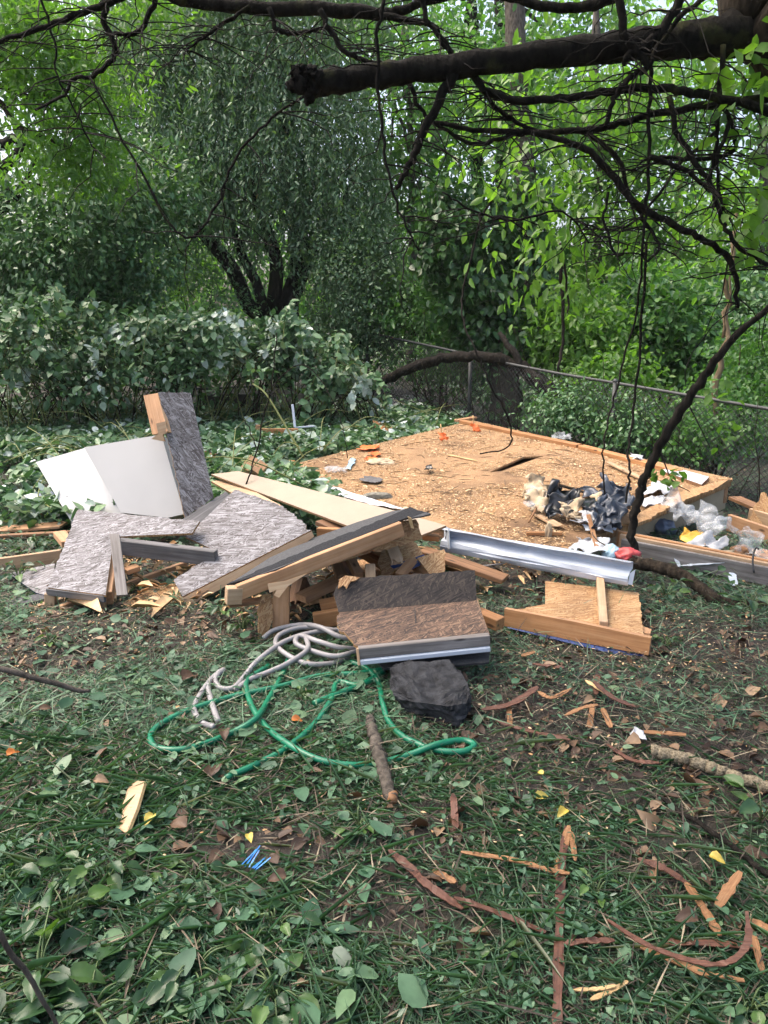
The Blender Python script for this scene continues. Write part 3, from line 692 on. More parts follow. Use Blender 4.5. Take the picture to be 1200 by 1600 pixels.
# the ivy-clad trunk by the arched fallen limb
ivy = [px_ell(745, 400, 12.0, 70, 90, .6), px_ell(800, 330, 12.2, 60, 60, .5), px_ell(760, 510, 12.0, 75, 70, .6), px_ell(700, 380, 12.0, 45, 60, .5), px_ell(830, 420, 12.2, 40, 60, .4), px_ell(820, 530, 12, 45, 40, .4), px_ell(690, 330, 12.2, 40, 40, .4)]
b = at(785, 650, 12); b.z = float(gh(b.x, b.y))-.15
tree("ivy_clad_tree", "thick dark trunk wrapped in ivy behind the arched fallen limb",
     ([b, at(795, 560, 12.1), at(812, 480, 12.2), at(822, 360, 12.3), at(815, 200, 12.4), at(800, -80, 12.6)], [.27, .2, .14]), M['bark_grey'],
     [([crown_leaves(rg, ivy, 1000, 9, .13, .13, gap=.2, aspect=.7, droop=.9)], M['lf_ivy']),
      ([crown_leaves(rg, [px_ell(760, 120, 12.6, 140, 90, 1.0), px_ell(860, 200, 12.6, 80, 60, .8)], 420, 9, .16, .11, gap=.4)], M['lf_mid'])],
     limbs=[tk([(795, 560, 12.1), (840, 590, 11.6), (880, 640, 11.2)], .14, .08)], leafname="ivy")
# shrubs and young growth along and behind the fence
fs = [("leafy shrub behind the fence below the ivy trunk", 690, 12.6, [(650, 480, 12.8, 70, 60, .8), (700, 560, 12.2, 60, 40, .5)], 500, .08, 'lf_mid'),
      ("bright shrub behind the fence right of the arched limb", 900, 11.2, [(905, 520, 11.6, 80, 60, .8), (960, 600, 10.6, 70, 50, .6)], 800, .10, 'lf_bright'),
      ("broad-leaved shrub behind the fence, middle right", 1010, 12.2, [(1020, 500, 12.4, 90, 80, .9), (1080, 560, 12, 70, 50, .7)], 900, .12, 'lf_mid'),
      ("tangled shrub growing through the fence at far right", 1130, 9.0, [(1150, 640, 9, 80, 60, .5), (1190, 560, 9.6, 80, 70, .6), (1080, 680, 8.6, 60, 40, .4)], 750, .07, 'lf_mid'),
      ("dry brown-green tangle hanging on the fence behind the platform", 940, 9.4, [(900, 640, 9.6, 80, 45, .35), (980, 660, 9.0, 60, 40, .35)], 500, .06, 'lf_dark'),
      ("dark shrub far behind the fence near the tan sapling", 1170, 13.5, [(1180, 500, 13.5, 110, 70, .9), (1080, 470, 14, 60, 50, .8)], 700, .12, 'lf_dark')]
for lab, px, Y, el, n, sz, mt in fs:
    shrub("fence_shrub", lab, [px_ell(*e) for e in el], n, sz, M[mt], gpx(px, Y), group="shrubs along the fence", aspect=.6)

# ------------------------------------------------------------------ chain-link fence
def fence():
    A, B = np.array([-3.46, 17.0]), np.array([5.9, 5.06])
    def top(t):
        p = A+(B-A)*t; y = p[1]
        z = np.interp(y, [5, 7.6, 10.3, 11, 14, 17], [.42, .70, .96, 1.08, 1.50, 1.62]); return Vector((p[0], p[1], z))
    e = empty("chain_link_fence", gp(*(A+(B-A)*.6)), "rusty grey chain-link fence with top rail behind the platform", "fence")
    ts = np.linspace(0, 1, 16)
    tubeobj("top_rail", [([top(t) for t in ts], [.018, .018, .018], dict(sides=8, res=46))], M['galv'], e)
    L = float(np.linalg.norm(B-A))
    for k, t in enumerate(np.linspace(.02, .98, 7)):
        p = top(t); g = Vector((p.x, p.y, float(gh(p.x, p.y))-.1))
        po = tubeobj("post", [([g, p+Vector((0, 0, .02))], [.028, .028, .028], dict(sides=8, res=2))], M['galv'], e)
        tubeobj("cap", [([p+Vector((0, 0, .015)), p+Vector((0, 0, .05))], [.034, .03, .012], dict(sides=8, res=4))], M['galv'], po)
    specs = []; H = 1.08; s = .07; n = int(L/s)
    nx = np.array([B[1]-A[1], -(B[0]-A[0])]); nx = nx/np.linalg.norm(nx)
    for k in range(-16, n):
        for sg in (1, -1):
            t0 = k*s/L; t1 = t0+H/L*.98
            pts = []
            for q in np.linspace(0, 1, 7):
                t = (t0*(1-q)+t1*q) if sg > 0 else (t1*(1-q)+t0*q)
                if t < 0 or t > 1: continue
                p = top(t); b_ = .03*math.sin(t*40)*(1-q); pts.append(Vector((p.x+nx[0]*b_+sg*.003*nx[0], p.y+nx[1]*b_+sg*.003*nx[1], p.z-H*(1-q)-.01)))
            if len(pts) > 2: specs.append((pts, [.0036, .0036, .0036], dict(sides=3, res=len(pts))))
    o = tubeobj("wire_mesh", specs, M['wire'], e); o["kind"] = "stuff"
    rr = random.Random(3); vs = []
    for k in range(130):
        t = rr.uniform(.3, .98); p = top(t); an = rr.uniform(-1.2, 1.2); Lv = rr.uniform(.4, 1.4)
        q = Vector((p.x+rr.uniform(-.15, .15), p.y+rr.uniform(-.15, .2), float(gh(p.x, p.y))+rr.uniform(0, .4)))
        r_ = q+Vector((math.sin(an)*Lv, rr.uniform(-.2, .2), math.cos(an)*Lv)); m_ = q.lerp(r_, .5)+Vector((rr.uniform(-.15, .15), 0, rr.uniform(-.1, .1)))
        vs.append(([q, m_, r_], [.007, .005, .003], dict(sides=4, res=8, wob=.015)))
    tubeobj("vine_tangle", vs, M['bark_brown'], e)["kind"] = "stuff"
fence()
# arched fallen limb across the fence
e = empty("fallen_limb", gpx(585, 11.6), "thick dark fallen limb arching over the fence behind the platform", "branch")
tubeobj("limb", [([at(570, 625, 11.7), at(590, 600, 11.6), at(650, 573, 11.2), at(715, 558, 10.9), at(775, 561, 10.6), at(820, 578, 10.4), at(850, 608, 10.2), at(885, 650, 10.0)], [.05, .068, .072, .08, .06], dict(sides=10, res=44, wob=.016, rough=.10))], M['bark_dark'], e)
tubeobj("branch", [([at(815, 575, 10.4), at(800, 545, 10.5), at(780, 520, 10.7)], [.06, .05, .03], dict(wob=.01))], M['bark_dark'], e)
tubeobj("branch", [([at(590, 600, 11.6), at(560, 590, 11.5), at(530, 588, 11.6)], [.05, .04, .02], dict(wob=.01))], M['bark_brown'], e)

# ------------------------------------------------------------------ bramble hedge, left
def bramble(label, ells, n, base, canes):
    e = empty("bramble_bush", base, label, "bush", "brambles along the left edge of the clearing")
    sp = []
    for k in range(canes):
        el = ells[k % len(ells)]; b_ = Vector(base)+Vector((random.uniform(-.8, .8), random.uniform(-.5, .4), 0)); b_.z = float(gh(b_.x, b_.y))
        t = Vector((el[0]+random.uniform(-.9, .9)*el[3], el[1]+random.uniform(-.9, .4)*el[4], el[2]+random.uniform(-.2, .7)*el[5]))
        m_ = b_.lerp(t, .5)+Vector((random.uniform(-.2, .2), random.uniform(-.2, .1), .18)); sp.append(([b_, m_, t], [.009, .007, .004], dict(sides=4)))
    tubeobj("canes", sp[::2], M['cane'], e); tubeobj("canes", sp[1::2], M['bark_brown'], e)
    sl, scn = [], []
    for k in range(16):
        el = ells[k % len(ells)]; p0 = np.array([el[0]+random.uniform(-.9, .9)*el[3], el[1]+random.uniform(-.8, .3)*el[4], el[2]+random.uniform(0, .7)*el[5]])
        an = random.uniform(-2.6, -.3) if random.random() < .7 else random.uniform(0, 6.28); L_ = random.uniform(.4, .95)
        p1 = p0+np.array([math.cos(an)*L_*.5, math.sin(an)*L_*.4, random.uniform(.15, .4)]); p2 = p0+np.array([math.cos(an)*L_, math.sin(an)*L_*.8, random.uniform(-.35, .1)])
        C_ = catmull([p0, p1, p2], 12); scn.append(([p0, p1, p2], [.006, .005, .003], dict(sides=4)))
        Q = np.repeat(C_, 4, 0)+rg.normal(0, .03, (48, 3)); D_ = rg.normal(0, .7, (48, 3))+np.array([0, -.3, -.5]); U_ = rg.normal(0, .35, (48, 3))+np.array([0, -.4, 1])
        pale = random.random() < .18
        sl.append(leafarr2(Q, rg.uniform(.07, .15, 48), D_, U_, .68, .2, .2, rng=rg, rnd=rg.uniform(.84, 1, 48) if pale else rg.uniform(.15, .86, 48)))
    tubeobj("sprays", scn, M['cane'], e); leafobj("spray_leaves", sl, M['lf_bramble'], e)
    leafobj("foliage", [crown_leaves(rg, ells, int(n*.5), 6, .10, .12, gap=.42, aspect=.66, droop=.3, shell=.5), crown_leaves(rg, [(q[0], q[1]-.1, q[2], q[3]*1.05, q[4]*1.1, q[5]*1.1) for q in ells], int(n*.4), 5, .15, .075, gap=.3, aspect=.6, droop=.3, shell=.4)], M['lf_bramble'], e)
br = [("bramble thicket at the left edge below the dark boughs", -60, 10.2, [(-60, 530, 10.2, 130, 55, .9)], 520),
      ("tall leafy bramble mound left of the upright OSB offcut", 90, 10.4, [(70, 525, 10.4, 110, 55, .9), (120, 590, 10.0, 80, 40, .6)], 620),
      ("pale-leaved bramble behind the upright OSB offcut", 230, 10.6, [(230, 540, 10.6, 110, 50, .8), (290, 560, 10.3, 60, 45, .6)], 600),
      ("bramble with hanging pale leaves below the dark trunks", 390, 11.0, [(400, 545, 11.2, 80, 45, .7), (450, 560, 11, 60, 45, .6)], 420),
      ("sparse bramble at the left end of the fallen limb", 530, 10.9, [(520, 585, 11.0, 60, 45, .6), (545, 620, 10.8, 40, 30, .5)], 260)]
for lab, px, Y, el, n in br: bramble(lab, [px_ell(*k) for k in el], n, gpx(px, Y), 46)

# low undergrowth in the shade under the trees
n = 3800; x = rg.uniform(-14, 14, n); y = 11+15*rg.random(n)**1.4; f = y > 14.5-1.275*(x+1.5)*.0+0
k = np.where(x < -.3, y > 11.2, y > 12.6-.9*np.clip(x, -1.5, 6)); x, y = x[k], y[k]
P = np.stack([x, y, gh(x, y)+rg.uniform(.05, .75, len(x))], 1); P = np.repeat(P, 8, 0)+rg.normal(0, .17, (len(P)*8, 3)); m = len(P)
o = leafobj("undergrowth", leafarr(P, rg.uniform(.07, .16, m), rg.normal(0, 1, (m, 3)), rg.normal(0, .5, (m, 3))+np.array([0, 0, 1]), .6, .3, .1, rnd=rg.random(m)), M['lf_dark']); tag(o, "dark low undergrowth beneath the trees", "undergrowth", kind="stuff")

# ------------------------------------------------------------------ the collapsed floor platform
PF, PR, PN = at(738, 657, 10.0), at(1145, 748, 6.4), at(852, 872, 4.62)
pn = (PR-PF).cross(PN-PF).normalized()
if pn.z < 0: pn = -pn
def onp(px, py, dz=0.0):                 # a point on the platform's deck
    d = ray(px, py); E = Vector((0, 0, CAM_H)); p = E+d*((PF-E).dot(pn)/d.dot(pn)); p.z += dz; return p
PL = onp(418, 735)
e = empty("wooden_platform", PN+Vector((0, 0, -.25)), "large flat collapsed wooden floor covered in sawdust", "platform")
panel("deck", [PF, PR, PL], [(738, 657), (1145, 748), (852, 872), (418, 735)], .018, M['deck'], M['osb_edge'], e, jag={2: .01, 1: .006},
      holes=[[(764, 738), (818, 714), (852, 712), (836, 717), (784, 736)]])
dn = Vector((0, 0, -1))
def rimboard(name, a, b, h, th, mat, inset=0.02, drop=.02, **kw):
    d = (b-a).normalized(); side = Vector((d.y, -d.x, 0)).normalized()
    c = (PF+PR+PL+PN)/4
    if side.dot(c-a) < 0: side = -side
    o_ = side*(inset+th/2)+dn*(drop+h/2)
    return beam(name, a+o_+d*.01, b+o_-d*.01, th, h, mat, e, **kw)
rimboard("rim_board", PR, PN, .21, .04, M['siding'], inset=.03, drop=.055, seed=3)
rimboard("edge_band", PR, PN, .045, .05, M['osb_edge'], inset=.005, drop=.0195, seed=4)
rimboard("rim_board", PL, PN, .19, .04, M['wood_brown'], inset=.03, drop=.02, seed=5)
rimboard("rim_board", PF, PL, .19, .04, M['wood'], inset=.03, drop=.02, seed=6)
rimboard("rim_board", PF, PR, .19, .04, M['wood'], inset=.03, drop=.02, seed=7)
# siding boards showing at the right corner below the rim
for k in range(3):
    t0 = .03+.12*k; a, b_ = PR.lerp(PN, t0), PR.lerp(PN, t0+.10)
    d = (b_-a).normalized(); side = Vector((d.y, -d.x, 0));
    if side.dot((PF+PR+PL+PN)/4-a) > 0: side = -side
    beam("siding_board", a+side*(-.018)+Vector((0, 0, -.33)), b_+side*(-.018)+Vector((0, 0, -.33)), .02, .12, M['siding'] if k != 1 else M['wood_brown'], e, seed=k)
# plates lying along the far edge
up = pn
beam("edge_plate", onp(722, 661, .02), onp(905, 700, .02), .085, .038, M['wood_orange'], e, up, seed=1)
beam("edge_plate", onp(908, 701, .02), onp(1062, 741, .02), .085, .038, M['wood_orange'], e, up, seed=2)
beam("edge_plate", onp(713, 660, .02), onp(742, 655, .02), .09, .03, M['wood'], e, up, seed=3)

beam("joist", onp(740, 748, -.11), onp(880, 694, -.11), .5, .05, M['wood_brown'], e, up, seed=4)
# small boards lying on the deck
panel("osb_offcut", [onp(1040, 735, .03), onp(1110, 745, .03), onp(1060, 755, .03)], [(1033, 735), (1048, 729), (1108, 745), (1096, 757)], .03, M['whiterag'], M['wood_brown'], label="white flaking board lying on the platform's right corner", cat="board", jag={1: .004})
beam("lath", onp(950, 727, .03), onp(1010, 757, .03), .05, .015, M['wood_pale'], label="thin pale lath on the deck behind the dark arching stem", cat="lath", up=pn)
panel("splintered_board", [onp(1040, 765, .03), onp(1130, 755, .05), onp(1000, 790, .03)], [(985, 822), (1000, 800), (1075, 765), (1140, 748), (1120, 762), (1060, 785), (1010, 812)], .02, M['osb'], M['osb_edge'], label="splintered OSB strip along the platform's right edge", cat="board", jag={0: .006, 1: .008, 5: .01, 4: .008})
# slats at the left corner of the deck
for i, (a, b_, w, h, lab) in enumerate([((382, 735, 6.9), (397, 716, 7.05), .09, .04, "upright wood block at the platform's left corner, left one"), ((398, 742, 6.7), (412, 727, 6.8), .09, .09, "tilted wood block at the platform's left corner, right one")]):
    beam("wood_block", a, b_, w, h, M['wood'], up=(0, -1, .3), label=lab, cat="block", seed=i)
beam("board", onp(412, 738, .02), onp(455, 724, .02), .12, .03, M['wood_orange'], label="short board on the deck's left corner behind the blocks", cat="board", up=pn)

# ------------------------------------------------------------------ the rubble heap
# upright OSB offcut with a stud at its top left
e = empty("osb_offcut", at(300, 815, 5.2), "upright weathered OSB offcut with stud block behind the white panels", "board")
pl_ = [(289, 809, 5.2), (334, 777, 5.35), (247, 613, 5.55)]
panel("sheet", pl_, [(247, 613), (298, 614), (334, 777), (289, 809)], .012, M['osb_grey'], M['osb_edge'], e, jag={0: .003, 3: .004, 2: .004}, axis=(0, 3))
panel("stud", [(224, 618, 5.62), (246, 614, 5.56), (240, 677, 5.46)], [(224, 618), (246, 614), (262, 674), (238, 679)], .038, M['wood'], M['wood_pale'], e, axis=(0, 3))
panel("splinter", [(245, 660, 5.42), (262, 662, 5.42), (250, 690, 5.40)], [(244, 662), (259, 658), (262, 676), (254, 679), (258, 690), (236, 686), (247, 678)], .02, M['wood_pale'], M['osb_edge'], e)
# white panels
panel("white_board", [(112, 816, 5.5), (56, 722, 5.85), (126, 702, 5.95)], [(56, 722), (126, 702), (136, 699), (205, 806), (112, 816)], .016, M['white'], M['white_edge'], label="speckled white panel leaning at the heap's left end", cat="panel")
panel("thick_white_board", [(262, 808, 5.35), (189, 800, 5.42), (252, 679, 5.62)], [(131, 699), (252, 679), (288, 803), (262, 809), (189, 801)], .16, M['white_dull'], M['white'], label="thick plain white panel leaning beside the upright OSB offcut", cat="panel")
# low grey OSB lying behind
panel("osb_scrap", [(290, 830, 5.0), (340, 800, 5.25), (310, 800, 5.2)], [(285, 812), (352, 768), (362, 775), (300, 832), (280, 830)], .012, M['wood_slate'], M['osb_edge'], label="grey OSB scrap at the foot of the upright offcut", cat="board", jag={0: .004, 3: .004})  # darker slate tone paints in the shade on this grey OSB
# left L-shaped OSB panel on short studs
e = empty("weathered_osb_board", at(120, 935, 4.0), "L-shaped weathered OSB panel on studs in front of the white panels", "panel")
pl_ = [(75, 918, 4.08), (165, 930, 3.95), (121, 797, 4.85)]
panel("sheet", pl_, [(121, 797), (214, 805), (312, 814), (300, 833), (189, 838), (176, 852), (165, 930), (75, 918)], .014, M['osb_grey'], M['osb_edge'], e, jag={0: .005, 1: .005, 4: .004, 7: .004})
beam("edge_strip", (74, 924, 4.09), (164, 936, 3.96), .02, .04, M['wood_slate'], e)
beam("stud", (80, 926, 4.10), (80, 946, 4.10), .05, .06, M['wood_pale'], e, up=(1, 0, 0))
beam("stud", (156, 935, 4.0), (156, 955, 4.0), .05, .06, M['wood_pale'], e, up=(1, 0, 0))
beam("stud", (170, 935, 4.02), (180, 872, 4.42), .038, .085, M['wood'], e)
beam("grey_stud", (188, 853, 4.46), (338, 872, 4.32), .05, .095, M['wood_slate'], label="weathered grey stud lying between the two grey OSB panels", cat="stud", roll=.12)
beam("batten", (240, 828, 4.75), (320, 838, 4.55), .05, .025, M['wood_slate'], label="dark weathered batten on the L-shaped panel", cat="batten")
panel("grey_lath", [(178, 834, 4.22), (172, 834, 4.22), (190, 929, 3.93)], [(171, 834), (186, 834), (199, 929), (182, 930)], .018, M['wood_grey'], M['wood_grey'], label="short grey lath leaning on the L-shaped OSB panel", cat="lath", axis=(0, 3))
# centre OSB panel with a stud along its lower edge
e = empty("weathered_osb_board", at(300, 940, 4.1), "weathered OSB panel with pale stud edge in the heap's middle", "panel")
pl_ = [(285, 932, 4.08), (487, 828, 4.42), (367, 765, 4.9)]
panel("sheet", pl_, [(367, 765), (440, 790), (487, 828), (285, 932), (271, 906), (341, 862), (290, 839)], .013, M['osb_grey'], M['osb_edge'], e, jag={0: .004, 1: .010, 4: .003})
panel("stud", [(285, 934, 4.075), (487, 830, 4.415), (292, 950, 4.06)], [(285, 934), (487, 830), (491, 838), (478, 848), (292, 949)], .036, M['wood_pale'], M['wood_pale'], e)
# beige board and a second one below it
panel("beige_board", [(330, 741, 5.85), (697, 821, 4.72), (547, 823, 4.82)], [(330, 741), (372, 736), (617, 798), (697, 821), (659, 836), (547, 823)], .016, M['beige'], M['beige_edge'], label="long smooth beige board across the platform's near edge", cat="board")
panel("beige_board", [(332, 756, 5.75), (400, 775, 5.4), (345, 765, 5.6)], [(330, 752), (360, 748), (440, 790), (415, 800)], .016, M['wood_pale'], M['beige_edge'], label="second pale board half hidden under the long beige board", cat="board")
beam("rail", (497, 832, 4.75), (600, 838, 4.6), .04, .07, M['wood_orange'], label="orange rail under the beige board's near edge", cat="rail")
sheet("printed_sheet", [onp(457, 746, .02), onp(438, 757, .02), onp(600, 796, .02), onp(640, 801, .02)], M['print'], .012, 5, label="white printed paper sheet with pink marks beside the beige board", cat="paper")
# roof piece with shingles and beam
e = empty("rafter_assembly", at(400, 950, 3.7), "broken roof piece with black shingles on a long pale rafter", "roof piece")
pl_ = [(352, 916, 3.66), (630, 812, 3.98), (485, 846, 4.35)]
panel("shingle_sheet", pl_, [(352, 916), (420, 872), (485, 842), (560, 815), (608, 800), (641, 793), (672, 803), (660, 806), (630, 811), (520, 854), (430, 890)], .008, M['shingle_grey'], M['shingle'], e, jag={4: .006, 5: .006, 1: .004})
panel("shingle_strip", [(352, 914, 3.64), (630, 809, 3.96), (641, 792, 4.02)], [(354, 913), (500, 850), (600, 810), (641, 792), (673, 803), (632, 810), (500, 862), (380, 906)], .01, M['shingle'], M['shingle'], e, jag={0: .003, 3: .006, 1: .003})
panel("sheathing", [(355, 925, 3.68), (640, 820, 4.02), (650, 850, 4.0)], [(372, 934), (352, 921), (628, 814), (650, 811), (660, 842), (577, 864), (480, 895)], .013, M['osb'], M['osb_edge'], e, jag={3: .004, 4: .008})
beam("rafter", (372, 925, 3.62), (629, 826, 3.93), .038, .078, M['wood'], e)
beam("end_block", (353, 930, 3.60), (377, 929, 3.63), .06, .085, M['wood_pale'], e)
beam("lower_lath", (358, 944, 3.66), (412, 938, 3.70), .06, .02, M['wood_brown'], e)
panel("splinter", [(420, 908, 3.58), (475, 898, 3.6), (432, 935, 3.56)], [(418, 912), (445, 908), (480, 896), (450, 916), (436, 934), (428, 930), (432, 922), (421, 926)], .012, M['wood_pale'], M['osb_edge'], e)
panel("splinter", [(640, 808, 3.9), (647, 812, 3.9), (642, 826, 3.9)], [(637, 807), (643, 810), (647, 826), (642, 825)], .01, M['strip_pale'], None, e)
# the standing post with torn OSB strip
e = empty("short_post", at(438, 1000, 3.72), "short standing stud with torn OSB strip under the roof piece", "post")
beam("stud", (439, 990, 3.72), (440, 912, 3.72), .085, .038, M['wood'], e, up=(0, -1, 0))
panel("torn_strip", [(412, 935, 3.68), (425, 940, 3.7), (410, 1010, 3.62)], [(410, 930), (424, 928), (427, 965), (420, 985), (428, 1003), (425, 1010), (405, 1014), (404, 975)], .012, M['osb'], M['osb_edge'], e, jag={0: .003, 3: .006, 4: .005, 7: .006})
# boards inside the heap
IN = [("board", (490, 970, 3.75), (560, 958, 3.8), .04, .085, 'wood_orange', "short orange board end left of the dark bent OSB"),
      ("board", (468, 905, 4.2), (500, 985, 4.1), .085, .03, 'wood_brown', "shadowed brown board deep in the heap behind the post"),
      ("board", (545, 850, 4.5), (640, 905, 4.25), .09, .038, 'wood_orange', "sloping orange board deep in the heap, upper left one"),
      ("board", (570, 850, 4.45), (690, 900, 4.25), .09, .038, 'wood', "sloping tan board in the heap beside the dark bent OSB"),
      ("board", (520, 870, 4.4), (590, 940, 4.15), .085, .038, 'wood_brown', "dark brown board sloping down under the roof piece"),
      ("stud_end", (578, 910, 3.85), (577, 884, 3.95), .055, .04, 'wood_pale', "pale stud end poking up behind the dark bent OSB"),
      ("board", (645, 880, 4.25), (675, 905, 4.05), .02, .07, 'wood', "narrow board edge behind the dark bent OSB's right half"),
      ("board", (500, 815, 5.0), (560, 842, 4.8), .1, .03, 'wood_brown', "brown board tucked below the beige board"),
      ("board", (600, 905, 4.1), (520, 925, 4.15), .1, .03, 'wood_brown', "flat brown board under the heap behind the dark bent OSB"),
      ("board", (745, 960, 3.72), (782, 975, 3.62), .07, .06, 'wood_orange', "orange board end sticking out right of the dark bent OSB"),
      ("board", (660, 860, 4.6), (790, 905, 4.35), .12, .03, 'wood_brown', "weathered brown plank on the soil under the gutter's left end"),
      ("board", (742, 940, 3.75), (752, 975, 3.66), .03, .05, 'wood_pale', "thin pale board edge at the dark bent OSB's right end")]
for i, (nm, a, b_, w, h, mt, lab) in enumerate(IN): beam(nm, a, b_, w, h, M[mt], label=lab, cat="board", seed=i, split=.05 if i in (2, 4) else 0)
panel("osb_scrap", [(576, 850, 4.35), (690, 850, 4.3), (620, 890, 4.1)], [(600, 850), (650, 848), (662, 868), (630, 880), (600, 905), (590, 880)], .012, M['osb'], M['osb_edge'], label="curled tan OSB scrap below the roof piece's right end", cat="board", jag={0: .006, 3: .008, 4: .008})
panel("osb_scrap", [(660, 870, 4.15), (695, 858, 4.2), (690, 895, 4.05)], [(652, 872), (694, 858), (695, 893), (672, 898)], .012, M['osb'], M['osb_edge'], label="small square OSB scrap left of the gutter's end", cat="board", jag={1: .006})
panel("blue_film", [(612, 885, 4.12), (665, 866, 4.2), (640, 895, 4.1)], [(610, 884), (662, 866), (668, 872), (655, 884), (625, 898)], .004, M['bluefilm'], label="scrap of dark blue film in the heap's middle", cat="film")
panel("osb_sheet", [onz(545, 885, .12), onz(700, 872, .14), onz(600, 915, .13)], [(548, 880), (640, 852), (700, 868), (692, 898), (600, 918), (540, 905)], .012, M['osb'], M['osb_edge'], label="flat tan OSB sheet lying under the roof piece's right half", cat="board", jag={0: .01, 2: .008, 4: .01, 5: .008})
MB_ = [((470, 935, 3.95), (545, 900, 4.2), .09, .038, 'wood', "tan stud crossing behind the standing post"),
       ((500, 945, 3.85), (575, 930, 3.9), .085, .03, 'wood_orange', "orange stud lying left behind the dark bent OSB"),
       ((520, 860, 4.45), (535, 905, 4.1), .06, .035, 'wood', "short steep stud under the rafter's middle"),
       ((610, 852, 4.2), (622, 882, 4.05), .07, .03, 'wood_pale', "splintered pale stud below the roof piece's end"),
       ((662, 838, 4.75), (690, 841, 4.72), .08, .03, 'wood_orange', "orange board end under the beige board's right tip"),
       ((625, 900, 4.0), (648, 872, 4.15), .05, .03, 'wood', "tilted tan stud above the dark bent OSB's middle"),
       ((455, 955, 4.1), (470, 900, 4.15), .08, .03, 'wood_brown', "shadowed upright board right of the standing post"),
       ((560, 900, 4.0), (540, 860, 4.3), .05, .04, 'wood', "narrow tan stud leaning under the roof piece")]
for i, (a_, b_, w, h, mt, lab) in enumerate(MB_): beam("broken_stud", a_, b_, w, h, M[mt], label=lab, cat="stud", seed=60+i, split=.05 if i % 2 else .03)
# dark bent OSB at the front
e = empty("bent_osb_panel", at(650, 1040, 3.2), "dark damp bent OSB panel at the heap's front above the rock", "panel")
LO = [(559, 1010, 3.14), (765, 990, 3.18), (530, 957, 3.50)]
panel("lower_sheet", LO, [(530, 957), (640, 947), (745, 938), (765, 990), (559, 1010), (540, 990), (526, 972)], .012, M['osb_dark'], M['osb_edge'], e, jag={4: .006, 5: .008, 6: .006})
panel("upper_sheet", [(530, 957, 3.50), (745, 938, 3.555), (562, 905, 3.60)], [(532, 906), (562, 903), (742, 891), (745, 938), (640, 947), (529, 957), (521, 928)], .012, M['osb_black'], M['osb_edge'], e, jag={0: .005, 1: .003, 5: 0, 6: .007})
panel("torn_fringe", [(532, 905, 3.58), (562, 903, 3.585), (540, 918, 3.55)], [(530, 905), (540, 899), (563, 902), (548, 908), (541, 920), (536, 914), (528, 920)], .01, M['osb'], M['osb_edge'], e, jag={2: .004, 4: .004})
beam("grey_board", (560, 1019, 3.13), (765, 999, 3.17), .035, .05, M['wood_grey'], e)
beam("white_trim", (562, 1032, 3.125), (765, 1012, 3.165), .05, .022, M['vinyl'], e)
beam("end_board", (559, 1012, 3.14), (562, 1038, 3.12), .012, .06, M['wood_pale'], e, up=(0, 1, 0))
panel("shingle", [(600, 1040, 3.16), (765, 1020, 3.2), (700, 1042, 3.12)], [(590, 1034), (765, 1015), (764, 1034), (720, 1038), (600, 1045)], .01, M['shingle'], M['shingle'], e, jag={2: .004, 3: .005})
for k, (a, b_) in enumerate([((584, 962), (588, 1004)), ((648, 950), (651, 998))]):
    ribbon("seam", [at(a[0], a[1], 3.46)+Vector((0, 0, .004)), onz(b_[0], b_[1], .19)+Vector((0, 0, .004))], .006, .003, M['osb_black'], parent=e)
# right-hand OSB piece with plate and stud
e = empty("framed_osb_offcut", at(900, 1010, 3.7), "clean tan OSB piece with plate and stud lying right of the heap", "wall piece")
SH = [(852, 908, 4.32), (997, 926, 4.12), (1006, 993, 3.52)]
panel("sheet", SH, [(852, 908), (930, 917), (997, 926), (1006, 993), (900, 978), (794, 955), (822, 949), (852, 944)], .012, M['osb'], M['osb_edge'], e, jag={5: .006, 2: .004})
panel("blue_film", [(790, 975, 3.78), (1012, 1018, 3.46), (1006, 990, 3.56)], [(792, 972), (1012, 1017), (1006, 1026), (960, 1022), (793, 981)], .003, M['bluefilm'], None, e)
panel("plate", [(790, 952, 3.78), (1016, 996, 3.44), (790, 979, 3.765)], [(788, 951), (900, 972), (1017, 997), (1013, 1024), (900, 1002), (788, 978)], .04, M['wood_orange'], M['wood'], e)
beam("stud", (938, 900, 4.27), (942, 978, 3.63), .042, .05, M['wood_pale'], e, up=(0, 0, 1), off=.0)
panel("stub", [(1000, 985, 3.6), (1018, 982, 3.64), (1008, 990, 3.55)], [(1003, 978), (1018, 983), (1016, 990), (1006, 988)], .02, M['wood'], None, e)
